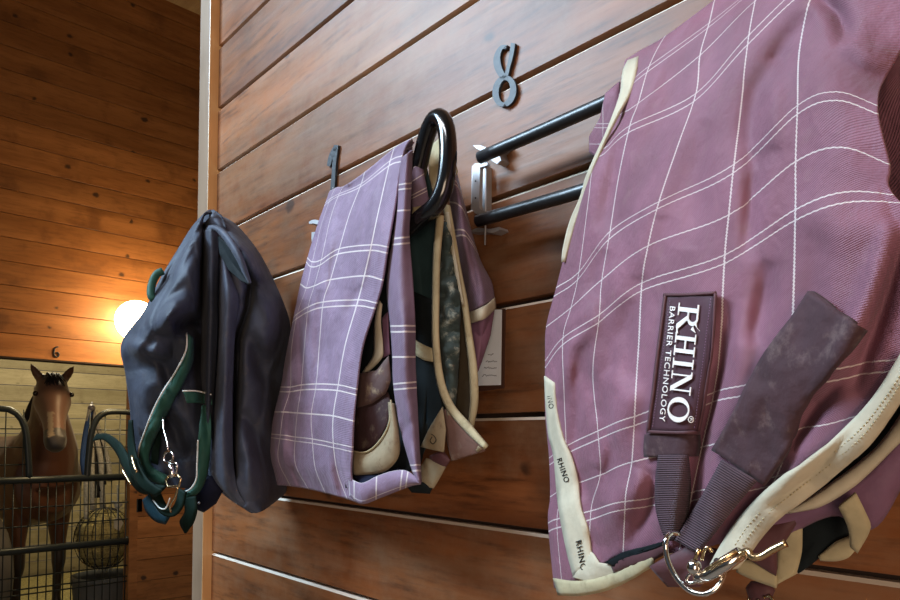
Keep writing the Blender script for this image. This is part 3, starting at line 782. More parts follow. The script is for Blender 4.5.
# hardware: ring, swivel snap
hd = thing  # keep name short
def loopc(cx, cy, rx, ry, rot, d, n=36, dz=0):
    out = []
    for i in range(n):
        a = 2*math.pi*i/n; x = rx*math.cos(a); y = ry*math.sin(a)
        out.append(P(cx+x*math.cos(rot)-y*math.sin(rot), cy+x*math.sin(rot)+y*math.cos(rot), d+dz*math.cos(a+1)))
    return out
dh = .315
v, f = tube_data([P(x, y, d) for x, y, d in resample([(679,534,.300),(671,533,.31),(666,540,.318),(666,552,.32),(670,566,.322),(678,580,.322),(690,591,.322),(703,594,.32),(714,590,.317),(722,580,.312),(724,570,.305),(716,560,.298)], 50)], .0024, 10)
obj('dee_ring', v, f, CHROME, big, label='chrome ring')
sn = obj('snap_hook', *merge([ball_data(P(694, 567, dh+.006), .0062, 1, 1, 1.15), tube_data([P(697, 579, dh), P(708, 575, dh), P(722, 566, dh), P(741, 553, dh)], [.0045, .0062, .0066, .0058], 14), ball_data(P(700, 577, dh), .0062)]), CHROME, big, label='polished trigger snap hook')
obj('snap_gate', *tube_data(resample3([P(738,556,dh), P(748,551,dh+.004), P(752,557,dh+.006), P(760,557,dh+.004), P(772,550,dh+.002), P(786,543,dh)], 24), [.003]*23+[.0034], 10), BRASS, sn)
obj('snap_lever', *merge([tube_data([P(695,560,dh+.012), P(699,549,dh+.014)], .0018, 8), tube_data(resample3([P(702,560,dh+.010), P(704,551,dh+.012), P(708,547,dh+.012), P(712,552,dh+.010)], 10), .0016, 8), tube_data([P(706,570,dh+.010), P(736,551,dh+.009)], .0018, 8)]), BRASS, sn)
obj('swivel_collar', *tube_data(loopc(694, 577, 8, 5, -.6, dh+.003, 30), .0016, 8, True), CHROME, sn)
cl = poly('lower_clip_tab', [(747,588,.19),(752,582,.19),(768,584,.19),(774,590,.19),(768,604,.19),(752,604,.19)], 0, MAR, big, pillow=.006)
obj('clip_ring', *merge([tube_data([P(x, y, .198) for x, y in a], .0016, 8) for a in ([(749,598),(750,606)], [(758,599),(760,606)], [(764,597),(770,596),(774,601),(774,608)])]), BRASS, cl)

# ------------------------------------------------------------------ middle purple blanket
mid = thing('horse_blanket', 'lilac plaid horse blanket folded over the middle rack, cream-trimmed lining showing', 'horse blanket', (P(350, 500, .12).x, -.12, P(350, 500, .12).z), 'horse blankets hanging on the wall racks')
vm_ = [-.2, .8, 1.87, 3.4, 5, 6, 6.87, 8.4, 10, 11, 11.87, 13.3, 14]
um = [-.4, 0, 1, 2, 3, 3.4]
XM = [
 [(336,200),(341,198),(349,196),(370,182),(399,159),(412,152)],
 [(331,191),(337,188),(346,186),(366,172),(396,148),(412,139)],
 [(326,203),(331,199),(340,194),(362,184),(391,161),(403,156)],
 [(316,231),(322,225),(331,219),(350,215),(380,208),(395,207)],
 [(308,258),(313,262),(322,260),(340,249),(372,245),(388,247)],
 [(301,284),(307,288),(315,286),(331,280),(365,276),(383,280)],
 [(294,318),(298,314),(309,307),(324,302),(359,300),(377,303)],
 [(287,352),(292,350),(305,348),(320,345),(346,345),(363,346)],
 [(281,387),(291,387),(302,385),(317,384),(339,385),(357,389)],
 [(275,412),(284,412),(298,413),(312,414),(334,416),(354,421)],
 [(271,434),(281,435),(296,437),(313,439),(334,443),(353,447)],
 [(270,458),(279,460),(296,464),(316,468),(338,472),(352,478)],
 [(277,485),(291,486),(309,489),(326,493),(348,499),(361,504)]]
dm = [.095, .115, .135, .15, .185, .205]
rows = []
for i, xy in enumerate(XM):
    k = [.35, .8, .9, .97, 1, 1, 1, 1.02, 1.03, 1.02, 1, .97, .85][i]
    rows.append([(x, y, dm[j]*k + (.012 if i < 2 and j > 1 else 0)) for j, (x, y) in enumerate(xy)])
fm = [([(304, 300), (303, 340), (305, 385), (302, 400)], -.016, 5), ([(311, 290), (309, 340), (308, 400)], .008, 5), ([(320, 290), (322, 330), (320, 370)], -.008, 5),
      ([(336, 220), (326, 260), (320, 300), (327, 345)], .008, 8), ([(340, 320), (333, 370), (326, 420), (322, 465)], -.008, 8), ([(352, 395), (349, 430), (347, 470)], .010, 8), ([(335, 440), (338, 470), (348, 495)], -.009, 5),
      ([(345, 315), (355, 300), (362, 285)], -.005, 4), ([(286, 400), (282, 440), (288, 470)], .008, 6), ([(293, 380), (290, 430), (300, 470)], -.008, 5), ([(375, 190), (362, 240), (352, 290)], .006, 9)]
midb = Sheet('outer_shell', rows, vm_, um, PUR2, mid, nu=110, nv=150, folds=fm, wr=.005, ws=8, thick=.003, seed=8)
Lm = lambda off: (lambda x, y: midb.lift(x, y, off))
# back drop between rack and wall
Sheet('rear_drop', [[(x+8 if j < 5 else x+2, y+3 if i < 12 else y-12, .02+.01*j) for j, (x, y) in enumerate(xy)] for i, xy in enumerate(XM) if i], vm_[1:], um, MAR, mid, nu=30, nv=40, wr=.002)
# turned-up bottom edge and right strip
strip('turned_up_edge', [(349,478,.19),(362,483,.21),(378,476,.207),(394,471,.205),(407,471,.205),(421,482,.205)], [(350,496,.18),(361,504,.20),(380,498,.20),(400,490,.20),(414,485,.20),(421,484,.20)], 0, PUR2, mid, n=30, m=8, bulge=.006, uvs=(1.2, 2.6))
rs = [(-1.2,(402,158),(412,150)),(0,(399,185),(411,183)),(1,(397,211),(410,210)),(1.87,(393,239),(409,237)),(3.4,(387,283),(413,283)),(5,(391,326),(415,326)),(6,(393,357),(415,357)),(6.87,(394,384),(416,382)),(8.4,(400,425),(418,425)),(10,(411,465),(420,465)),(10.5,(417,480),(421,482))]
Sheet('folded_strip', [[(a[0], a[1], .19), ((a[0]+b[0])/2, (a[1]+b[1])/2, .212), (b[0], b[1], .195)] for v_, a, b in rs], [r[0] for r in rs], [.1, .4, .9], PUR3, mid, nu=16, nv=110, wr=.002, seed=2, folds=[([(396,395),(407,425),(400,440)], -.008, 4), ([(402,300),(405,350),(406,400)], .004, 4), ([(405,420),(415,455)], -.006, 4)])
# opening contents
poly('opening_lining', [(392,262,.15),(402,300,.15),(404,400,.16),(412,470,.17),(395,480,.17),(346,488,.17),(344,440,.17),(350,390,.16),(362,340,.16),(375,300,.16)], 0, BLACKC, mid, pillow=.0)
strip('inner_binding', [(379,300,.180),(375,318,.180),(374,340,.180),(373,356,.180),(362,373,.175)], [(382,304,.180),(381,322,.180),(383,345,.180),(382,358,.180),(366,374,.175)], 0, CREAM, mid, n=24, bulge=.003)
strip('inner_plaid_edge', [(382,318,.172),(383,345,.172),(383,358,.172)], [(388,312,.172),(389,340,.172),(390,354,.172)], 0, PURP, mid, n=10)
poly('muddy_patch', [(357,374,.188),(377,371,.188),(389,356,.186),(391,380,.186),(386,393,.186),(373,403,.186),(357,408,.184)], 0, MUD, mid, pillow=.006)
poly('inner_fold', [(357,405,.178),(373,400,.180),(388,392,.180),(391,402,.180),(388,424,.180),(378,443,.180),(364,452,.178),(350,450,.176)], 0, cloth('dark_brown_fold', (.045, .020, .022), .7, dirt=.3), mid, pillow=.004)
strip('tan_guard', [(389,402,.186),(389,424,.188),(378,443,.190),(366,452,.190),(352,451,.186)], [(394,404,.184),(399,440,.186),(398,458,.188),(385,471,.190),(354,475,.184)], 0, TAN, mid, n=30, m=8, bulge=.008, thick=.004, label='muddy cream guard piece')
tube('guard_piping', [P(391,400,.19), P(389,424,.194), P(378,443,.196), P(366,452,.196), P(352,451,.19)], .0016, CREAMD, mid, n=24, seg=8)
poly('opening_base', [(352,474,.18),(372,476,.18),(392,470,.18),(400,468,.18),(394,474,.19),(375,482,.19),(360,484,.19)], 0, NAVYD, mid, pillow=.002)
# interior to the right of the strip
poly('lining', [(408,150,.13),(425,160,.13),(437,215,.13),(436,290,.13),(436,340,.13),(440,385,.12),(445,410,.12),(425,450,.13),(418,468,.14),(410,400,.14),(406,250,.14)], 0, TEALC, mid, pillow=-.002)
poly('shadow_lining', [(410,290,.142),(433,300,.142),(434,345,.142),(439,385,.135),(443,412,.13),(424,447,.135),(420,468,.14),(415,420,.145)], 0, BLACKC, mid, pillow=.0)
strip('upper_gusset', [(410,168,.165),(410,190,.165),(411,214,.165)], [(421,158,.155),(426,185,.155),(430,206,.155)], 0, PUR3, mid, n=14, m=6, bulge=.006, uvs=(1, 3))
poly('cream_corner', [(413,208,.168),(424,206,.168),(432,200,.168),(430,212,.168),(420,222,.168),(412,226,.168)], 0, CREAMD, mid, pillow=.003)
poly('peak_gusset', [(428,150,.12),(440,138,.12),(452,150,.115),(458,172,.11),(448,190,.12),(436,200,.13),(430,178,.13)], 0, CREAMD, mid, pillow=.003)
strip('inner_band', [(414,339,.150),(424,345,.150),(434,349,.150)], [(414,354,.150),(424,360,.150),(434,362,.150)], 0, CREAMD, mid, n=8)
strip('fleece_lining', [(443,222,.128),(439,270,.128),(439,330,.128),(443,380,.125),(451,410,.12)], [(452,222,.118),(456,262,.118),(460,300,.118),(459,360,.115),(455,412,.115)], 0, FLEECE, mid, n=50, m=10, bulge=.012, wr=.02, label='mottled grey-green fleece')
strip('fleece_shadow', [(455,262,.100),(458,300,.100),(457,360,.100),(453,412,.10)], [(466,290,.092),(470,330,.092),(474,370,.092),(470,425,.092)], 0, cloth('fleece_shadow_brown', (.05, .038, .022), .8), mid, n=20, m=4)  # brown strip painted in as the shadow beside the fleece
strip('lining_binding', [(437,214,.152),(434,255,.152),(433,300,.152),(433,340,.152),(437,380,.150),(447,408,.148),(466,431,.148),(485,449,.148)],
      [(444,216,.150),(440,260,.150),(439,300,.150),(439,340,.150),(444,380,.148),(454,405,.146),(471,425,.146),(488,446,.146)], 0, CREAMD, mid, n=60, m=4, bulge=.003, thick=.004, label='cream edge of the hanging lining')
strip('outer_binding', [(443,203,.130),(449,240,.125),(455,272,.12),(461,300,.115),(465,330,.11),(469,360,.108),(471,400,.106),(469,424,.105)],
      [(450,206,.128),(456,240,.123),(461,270,.118),(467,300,.113),(472,335,.108),(477,368,.106),(478,402,.104),(473,428,.103)], 0, CREAMD, mid, n=50, m=4, bulge=.003, thick=.004)
strip('inner_binding', [(446,212,.132),(450,240,.13),(456,275,.125),(462,305,.12)], [(449,212,.132),(453,240,.13),(459,275,.125),(464,305,.12)], 0, CREAM, mid, n=20)
poly('flared_flap', [(444,409,.140),(452,412,.142),(470,428,.142),(486,446,.142),(485,451,.140),(468,456,.138),(452,461,.136),(447,440,.136)], 0, cloth('tan_maroon_flap', (.16, .08, .06), .75, dirt=.4), mid, pillow=.004)
strip('flap_facing', [(446,406,.144),(462,426,.144),(482,449,.144)], [(448,420,.142),(464,440,.142),(478,452,.142)], 0, TAN, mid, n=14)
poly('lettered_tab', [(443,407,.146),(446,430,.146),(444,452,.146),(421,447,.146),(430,428,.146)], 0, TAN, mid, pillow=.003)
tube('tab_mark', [P(432,437,.152), P(430,441,.152), P(433,444,.152), P(436,440,.152), P(434,436,.152), P(431,434,.152)], .0007, INK, mid, n=20, seg=6)
poly('hanging_strap', [(443,451,.140),(450,460,.138),(445,468,.138),(432,461,.14),(430,456,.14)], 0, MAR, mid, pillow=.004)
poly('tan_strap_end', [(427,458,.142),(446,467,.140),(434,488,.138),(421,485,.138),(419,470,.14)], 0, TAN, mid, pillow=.004)
poly('dark_strap_end', [(406,484,.150),(420,482,.145),(433,486,.135),(430,493,.133),(412,492,.14)], 0, BLACKC, mid, pillow=.003)
# sleeve-like fold on the wall side
sv_ = [[(446,155,.07),(451,160,.09),(456,172,.07)], [(449,190,.07),(458,195,.095),(467,216,.06)], [(456,240,.07),(466,240,.09),(479,258,.05)], [(464,280,.07),(476,278,.09),(491,282,.045)], [(468,314,.07),(482,306,.09),(494,298,.045)]]
Sheet('wall_side_fold', sv_, [-1, .6, 2.2, 3.9, 4.8], [.1, .5, .9], PUR3, mid, nu=24, nv=60, wr=.003, seed=5, folds=[([(462,212),(470,250),(480,300)], -.006, 2.5)])
strip('fold_cuff', [(468,313,.078),(482,308,.094),(494,298,.052)], [(469,324,.078),(483,319,.094),(495,308,.052)], 0, CREAM, mid, n=16, m=6, bulge=.003, thick=.005)
poly('lower_fold', [(470,324,.07),(483,319,.08),(494,309,.045),(490,335,.045),(481,362,.05),(476,375,.06),(474,345,.065)], 0, PURP, mid, pillow=.004)

# ------------------------------------------------------------------ navy blanket
nav = thing('horse_blanket', 'navy blue horse blanket with green webbing straps on the rack nearest the corner', 'horse blanket', (P(215, 510, .2).x, -.22, P(215, 510, .2).z), 'horse blankets hanging on the wall racks')
nl = [[(213,212,.23),(207,214,.245),(203,216,.25),(201,222,.24)], [(208,211,.24),(203,216,.26),(202,226,.262),(203,236,.25)], [(194,225,.275),(196,235,.29),(200,245,.28),(203,250,.25)],
      [(178,250,.31),(186,262,.325),(195,272,.31),(203,275,.25)], [(160,280,.345),(175,295,.355),(192,300,.32),(203,302,.25)],
      [(144,312,.375),(165,322,.375),(188,325,.32),(203,326,.25)], [(122,343,.395),(152,350,.37),(184,350,.32),(203,355,.25)],
      [(126,375,.385),(155,382,.355),(184,385,.315),(204,388,.25)], [(131,417,.375),(160,420,.34),(186,420,.305),(207,420,.25)], [(130,450,.365),(160,452,.33),(186,452,.295),(210,455,.25)], [(141,482,.345),(165,486,.315),(188,488,.285),(205,486,.25)]]
navl = Sheet('left_panel', nl, list(range(11)), [0, 1, 2, 3], NAVY, nav, nu=80, nv=130, wr=.008, ws=7.5, seed=11,
  folds=[([(205,222),(190,242),(172,270),(158,298)], -.014, 3), ([(201,226),(186,250),(168,280)], .010, 4), ([(172,328),(190,322),(203,320)], -.03, 8), ([(150,330),(175,312),(196,305)], .014, 10), ([(125,343),(150,352),(172,350)], .012, 7), ([(160,400),(178,430),(190,460)], -.012, 9), ([(140,370),(150,410),(150,440)], .008, 10)])
nr = [[(204,224,.24),(211,216,.25),(214,212,.235),(215,214,.22)], [(206,226,.25),(217,222,.255),(226,222,.225),(232,222,.19)], [(212,236,.245),(226,238,.24),(240,236,.205),(247,237,.16)], [(216,262,.235),(235,262,.235),(253,256,.19),(263,260,.13)],
      [(217,300,.23),(235,298,.23),(262,292,.175),(282,300,.10)], [(216,335,.228),(234,335,.225),(265,330,.17),(290,328,.05)], [(214,370,.228),(232,370,.225),(262,368,.165),(287,362,.035)],
      [(213,405,.228),(231,405,.225),(258,402,.17),(282,400,.03)], [(211,440,.228),(231,440,.225),(256,438,.175),(282,440,.03)], [(209,474,.226),(230,470,.225),(256,468,.18),(284,472,.035)], [(224,494,.21),(238,500,.21),(258,500,.175),(286,490,.04)], [(250,512,.19),(254,513,.185),(262,511,.165),(277,500,.06)]]
navr = Sheet('right_panel', nr, list(range(12)), [0, 1, 2, 3], NAVY_LIT, nav, nu=90, nv=150, wr=.008, ws=6.5, seed=21,
  folds=[([(238,250),(251,284),(248,310),(237,340),(234,400),(232,450),(236,480)], -.034, 4), ([(228,232),(244,254),(256,280)], .014, 5), ([(243,300),(231,340),(226,400)], .008, 5), ([(232,320),(222,300),(226,340)], .006, 5), ([(262,300),(275,330),(262,350)], .012, 9), ([(240,410),(262,440),(270,470)], -.012, 7), ([(238,420),(250,460),(252,500)], .010, 7), ([(250,330),(262,372),(280,380)], -.012, 8),
  ([(222,260),(222,340),(220,420),(216,480)], .012, 6), ([(218,482),(232,492),(245,506)], -.014, 3.5), ([(268,250),(270,280),(256,290)], -.008, 8)])
poly('fold_shade_patch', [(218,236,.266),(226,243,.266),(238,261,.264),(250,285,.254),(241,281,.262),(229,270,.266),(220,254,.268)], 0, BLACKC, nav, pillow=.0)  # black patch laid over the panel for the shade inside the fold
poly('peak_fold', [(204,215,.236),(208,211,.238),(214,210,.238),(222,216,.236),(227,228,.236),(214,232,.24),(203,234,.24)], 0, NAVY, nav, pillow=.006)
strip('arch_roll', [(204,231,.256),(209,226,.268),(217,226,.272),(228,234,.275),(241,254,.268),(251,283,.25)], [(207,236,.256),(211,231,.268),(216,231,.272),(225,241,.275),(237,260,.270),(248,284,.247)], 0, NAVY_LIT, nav, n=40, m=6, bulge=.007, thick=.003)
cs = [[(203,232,.262),(210,229,.278),(218,230,.262)], [(203,255,.262),(210,254,.28),(218,256,.262)], [(202,290,.262),(210,290,.282),(217,290,.262)], [(202,330,.262),(209,330,.282),(217,330,.262)], [(201,370,.262),(208,370,.28),(215,370,.26)], [(203,405,.26),(208,405,.275),(213,405,.258)], [(206,440,.255),(208,440,.265),(211,440,.25)]]
Sheet('centre_fold', cs, list(range(7)), [0, 1, 2], NAVY, nav, nu=20, nv=90, wr=.002, seed=31)
cs = [[(219,250,.235),(224,262,.258),(232,280,.238)], [(218,285,.24),(227,292,.268),(238,300,.238)], [(218,320,.24),(226,325,.27),(235,330,.238)], [(216,360,.24),(224,362,.268),(233,364,.236)],
      [(213,405,.24),(222,408,.266),(232,410,.236)], [(211,450,.24),(221,455,.262),(233,460,.234)], [(211,476,.232),(224,484,.25),(238,490,.225)], [(232,500,.20),(240,505,.215),(250,510,.20)]]
Sheet('front_fold', cs, list(range(8)), [0, 1, 2], NAVY_LIT, nav, nu=24, nv=120, wr=.003, ws=9, seed=41, folds=[([(222,330),(219,400),(216,450)], -.005, 3)])
poly('gap_shadow_sheet', [(198,232,.225),(206,228,.225),(218,234,.22),(220,300,.215),(218,400,.21),(212,480,.21),(200,480,.215),(196,330,.22)], 0, NAVYD, nav, pillow=.0)  # dark sheet put behind the panels so their gaps read as shadow
bkr = [[(206,220,.21),(214,214,.20),(226,222,.17)], [(170,290,.28),(214,270,.20),(262,275,.06)], [(134,345,.34),(214,345,.20),(280,340,.02)], [(138,430,.33),(210,430,.20),(274,430,.015)], [(150,475,.31),(210,475,.19),(274,478,.02)]]
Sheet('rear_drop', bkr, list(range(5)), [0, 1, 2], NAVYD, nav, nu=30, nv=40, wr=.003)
Ln = lambda off: (lambda x, y: navl.lift(x, y, off))
gs = strip('green_strap', [(187,333),(186,350),(176,371),(162,393),(152,413),(145,431),(139,448),(138,458),(141,470),(151,480),(163,486)], [(193,338),(193,360),(186,377),(173,402),(163,422),(155,438),(150,450),(149,458),(152,466),(160,472),(168,476)], Ln(.012), GREEN, nav, n=60, m=6, bulge=.004, thick=.003, label='long green webbing strap with white piping')
def pipe(pts, off, parent, r=.0017, mat=None):
    q = resample(pts, 60)
    v, f = tube_data([navl.P(x, y, off) for x, y in q], r, 7); return obj('white_piping', v, f, mat or WHITEP, parent)
pipe([(187,333),(186,350),(176,371),(162,393),(152,413),(145,431),(139,448),(138,458)], .015, gs)
g3 = strip('green_strap', [(183,391),(197,392),(211,395)], [(187,403),(198,403),(212,405)], Ln(.014), GREEN, nav, n=14, m=4, thick=.003)
pipe([(183,391),(197,391),(211,394.5)], .018, g3)
g2 = strip('green_strap', [(202,405),(199,430),(197,455),(197,478),(190,489),(178,492)], [(210,405),(211,430),(210,455),(206,478),(197,494),(178,500)], Ln(.016), GREEN, nav, n=30, m=5, bulge=.003, thick=.003)
pipe([(198,440),(197,465),(196,480),(189,490),(178,493)], .021, g2)
strip('green_strap', [(166,405),(158,425),(153,445),(150,462)], [(170,405),(164,425),(160,445),(158,465)], Ln(.008), GREEND, nav, n=20)
tube('strap_loop', [P(163,271,.35), P(157,274,.36), P(152,284,.37), P(151,296,.375), P(154,300,.37)], .008, GREEN, nav, n=20, seg=8, label='small green webbing loop')
dn = .375
hk = obj('snap_hook', *merge([tube_data(resample3([P(163,418,dn), P(164,430,dn+.003), P(167,440,dn+.006), P(168,450,dn+.008)], 12), .0022, 8), tube_data(loopc(168.5, 457, 4.5, 6, .3, dn+.008, 24), .0024, 8, True), tube_data([P(170,462,dn+.008), P(173,477,dn+.008)], [.0055, .0045], 10), tube_data(resample3([P(171,462,dn+.01), P(177,464,dn+.01), P(176,474,dn+.01)], 10), .0022, 8)]), CHROME, nav, label='chrome snap hook')
obj('strap_buckle', *merge([tube_data([P(166,480,dn), P(169,476,dn), P(178,475,dn), P(181,479,dn), P(179,486,dn), P(168,487,dn), P(166,480,dn)], .0022, 8), tube_data(resample3([P(178,486,dn), P(176,495,dn), P(170,506,dn), P(171,512,dn-.01)], 12), .002, 8)]), BRASS, nav)
strip('dark_strap', [(93,441,.30),(104,440,.32),(116,452,.35),(127,475,.37),(140,492,.37),(160,494,.36)], [(97,434,.30),(108,434,.32),(121,443,.35),(134,466,.37),(147,482,.37),(166,486,.36)], 0, GREEND, nav, n=40, m=4, bulge=.004, thick=.004, label='dark green strap reaching left over the far stall')
strip('dark_strap', [(129,420,.385),(128,445,.385),(131,468,.385),(140,488,.38),(156,497,.37)], [(133,420,.385),(135,445,.385),(140,465,.385),(149,480,.38),(163,490,.37)], 0, GREEND, nav, n=30, m=4, bulge=.003, thick=.003)
tube('buckle_tip', [P(122,468,.392), P(126,476,.392), P(131,484,.392)], .0035, BRASS, nav, n=6, seg=8)
tube('buckle_tip', [P(132,456,.395), P(134,464,.395), P(137,472,.395)], .0032, BRASS, nav, n=6, seg=8)
strip('blue_pad', [(143,500,.34),(147,512,.34),(156,521,.335),(166,524,.33)], [(150,494,.34),(156,505,.34),(163,513,.335),(170,515,.33)], 0, BLUEP, nav, n=20, m=4, bulge=.005, thick=.004)
strip('dark_strap', [(150,492,.35),(160,512,.35),(172,517,.345),(182,508,.34),(186,492,.335)], [(158,488,.35),(166,505,.35),(172,508,.345),(177,500,.34),(179,488,.335)], 0, GREEND, nav, n=24, m=4, thick=.004)
tube('white_piping', [P(153,500,.352), P(160,508,.355), P(166,508,.355), P(170,498,.352)], .0015, WHITEP, nav, n=16, seg=7)
strip('strap_tail', [(184,498,.30),(185,512,.30),(180,522,.30),(185,533,.295)], [(196,496,.295),(197,510,.295),(193,524,.295),(186,533,.295)], 0, GREEND, nav, n=18, m=4, bulge=.003, thick=.003)
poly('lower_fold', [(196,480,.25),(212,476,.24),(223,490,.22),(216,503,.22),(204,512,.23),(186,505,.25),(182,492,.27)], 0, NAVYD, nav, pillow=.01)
for (a, b, c) in ((199, 503, .268), (237, 503, .215)): obj('snap_button', *ball_data(P(a, b, c), .003), STEEL, nav)

# ------------------------------------------------------------------ lamp over the far stall
lp = F(137, 321, XF+.16)
lamp = thing('wall_lamp', 'glowing globe lamp on the far pine wall, partly behind the navy blanket', 'lamp', (XF, lp.y, lp.z-.15))
GL, nt2, b_ = newmat('lit_glass')
b_.inputs['Emission Color'].default_value = (1, .74, .40, 1); b_.inputs['Emission Strength'].default_value = 28; b_.inputs['Base Color'].default_value = (1, .9, .7, 1)
obj('glass_globe', *ball_data(lp, .15, 1, 1, 1, 28, 18), GL, lamp)
obj('mount', *merge([tube_data([(XF, lp.y, lp.z+.02), (XF+.05, lp.y, lp.z+.02)], .07, 20), tube_data([(XF+.04, lp.y, lp.z+.10), (XF+.16, lp.y, lp.z+.14)], .02, 10)]), IRON, lamp)

# ------------------------------------------------------------------ gate of the far stall
XG = XF-.03
gate = thing('stall_gate', 'dark steel stall gate with a dipped top and wire mesh across the far stall', 'gate', F(70, 600, XG))
def gt(name, pts, r, n=None, seg=8, mat=GATE, parent=gate, X=XG): return tube(name, [F(a, b, X) for a, b in pts], r, mat, parent, n=n, seg=seg)
yR = F(134, 500, XG).y; yL = -.95
zr1 = F(60, 479, XG).z; zr2 = F(60, 547, XG).z; zt = F(110, 412, XG).z
vs_, fs_ = merge([tube_data([(XG, yL, zr1), (XG, yR, zr1)], .026, 10)]); obj('top_rail', vs_, fs_, GATE, gate)
vs_, fs_ = merge([tube_data([(XG, yL, zr2), (XG, yR, zr2)], .026, 10)]); obj('middle_rail', vs_, fs_, GATE, gate)
vs_, fs_ = merge([tube_data([(XG, yL, .12), (XG, yR, .12)], .026, 10)]); obj('bottom_rail', vs_, fs_, GATE, gate)
obj('end_post', *tube_data([(XG, yR, .05), (XG, yR, zt-.02)], .024, 10), GATE, gate)
def yy(px): return F(px, 480, XG).y
def arch(ya, yb, name):      # raised section with rounded shoulder
    s = 1 if yb > ya else -1
    pts = [Vector((XG, ya, zr1)), Vector((XG, ya+s*.01, zr1+.18)), Vector((XG, ya+s*.03, zt-.13)), Vector((XG, ya+s*.07, zt-.04)), Vector((XG, ya+s*.14, zt)), Vector((XG, yb, zt))]
    return obj(name, *tube_data(resample3(pts, 30), .022, 10), GATE, gate)
arch(yy(87), yR, 'raised_shoulder'); arch(yy(29), yL, 'raised_shoulder')
wires = []
y = yL+.05
vb = []
k = 0
while y < yR-.02:
    inyoke = yy(29) < y < yy(87)
    top = zr1 if (inyoke or k % 2) else zt
    vb.append(tube_data([(XG+.004, y, .12), (XG+.004, y, top)], .0045, 6)); y += .052; k += 1
for i, w_ in enumerate(vb): obj('bar', *w_, GATE, gate)
hz = []
for z in (F(60, 506, XG).z, F(60, 524, XG).z, F(60, 573, XG).z, F(60, 590, XG).z, .45, .25):
    hz.append(z); obj('cross_wire', *tube_data([(XG-.006, yL, z), (XG-.006, yR, z)], .0055, 6), GATE, gate)
for z in (F(110, 430, XG).z, F(110, 447, XG).z, F(110, 463, XG).z):
    obj('cross_wire', *tube_data([(XG-.006, yy(88), z), (XG-.006, yR, z)], .0045, 6), GATE, gate)
    obj('cross_wire', *tube_data([(XG-.006, yy(27), z), (XG-.006, yL, z)], .0045, 6), GATE, gate)
obj('corner_brace', *merge([tube_data(resample3([(XG, yR-.10, zr2), (XG, yR-.03, zr2+s*.03), (XG, yR, zr2+s*.12)], 12), .012, 8) for s in (1, -1)]), GATE, gate)
boxes('latch', [(XG-.02, yR+.01, .93, XG+.03, yR+.05, 1.03)], GATE, gate)

# tag on a cord hanging on the gate
ct = thing('hanging_tag', 'pale tag knotted on a cord hanging inside the far gate', 'tag', F(118, 528, XG-.05))
obj('cord', *tube_data([F(117.5, 485, XG-.05), F(118, 508, XG-.05), F(117.5, 520, XG-.05)], .006, 6), ROPEW, ct)
obj('knot', *merge([ball_data(F(117.5, 505, XG-.05), .028, .8, .8, 1), tube_data([F(112, 502, XG-.05), F(122, 505, XG-.05)], .012, 6)]), ROPEW, ct)
tg = [F(a, b, XG-.05) for a, b in ((114, 519), (120, 517), (123, 523), (119, 531), (114, 528))]
obj('tag_plate', tg, [(0, 1, 2, 3, 4)], plain('pale_tag', (.6, .55, .42), .7), ct, smooth=False, solid=.012)

# lead ropes on a hook on the back boards
XR = XF-.45
lr = thing('lead_rope_bundle', 'black and white lead ropes hanging in a bundle beside the horse', 'lead rope', F(92, 480, XR))
obj('hook', *merge([tube_data([F(92, 402, XR-.02), F(92, 410, XR)], .008, 8), ball_data(F(91.5, 408, XR), .028)]), STEEL, lr)
random.seed(9)
for i in range(9):
    x0 = 90+random.random()*4; x1 = 82+i*3.0+random.random()*2; e = 470+random.random()*55
    m_ = (ROPEB, ROPEW, ROPEB, ROPEW, ROPEB)[i % 5] if i else ROPEBL
    obj('rope', *tube_data(resample3([F(x0, 409, XR), F((x0+x1)/2-1, 430, XR-.03), F(x1, 460, XR-.02*(i % 3)), F(x1+random.random()*3, e, XR)], 20), .019 if i % 2 else .022, 7), m_, lr)
# hay net
hn = thing('hay_net', 'hanging net of green hay behind the gate, right of the horse', 'hay net', F(104, 572, XR-.1))
hc = F(104, 538, XR-.12)
bm_v, bm_f = ball_data(hc, .20, .8, 1, 1.15, 24, 16)
bm_v = [v + (v-hc).normalized()*.03*noise.noise(v*14) for v in bm_v]
obj('hay_bundle', bm_v, bm_f, HAY, hn)
sv = []
random.seed(5)
for i in range(320):
    a = Vector((random.gauss(0, 1), random.gauss(0, 1), random.gauss(0, 1))).normalized()
    p = hc + Vector((a.x*.16, a.y*.20, a.z*.23)); t_ = Vector((random.gauss(0, 1), random.gauss(0, 1), random.gauss(0, 1))).normalized()
    sv.append(tube_data([p, p+t_*.06+a*.02], .002, 3))
o = obj('hay_stalks', *merge(sv), HAY, hn); o['kind'] = 'stuff'
sv = []
for i in range(10):
    a = math.pi*i/10
    sv.append(tube_data([hc+Vector((.18*math.cos(a)*math.cos(t), .222*math.sin(a)*math.cos(t), .25*math.sin(t))) for t in [2*math.pi*j/24 for j in range(24)]], .003, 4, True))
for t in (-1, -.6, -.2, .2, .6, 1):
    sv.append(tube_data([hc+Vector((.18*math.cos(t)*math.cos(a), .222*math.cos(t)*math.sin(a), .25*math.sin(t))) for a in [2*math.pi*j/24 for j in range(24)]], .003, 4, True))
sv.append(tube_data([hc+Vector((0, 0, .24)), F(102, 470, XR-.1)], .008, 6))
obj('net', *merge(sv), ROPEB, hn)
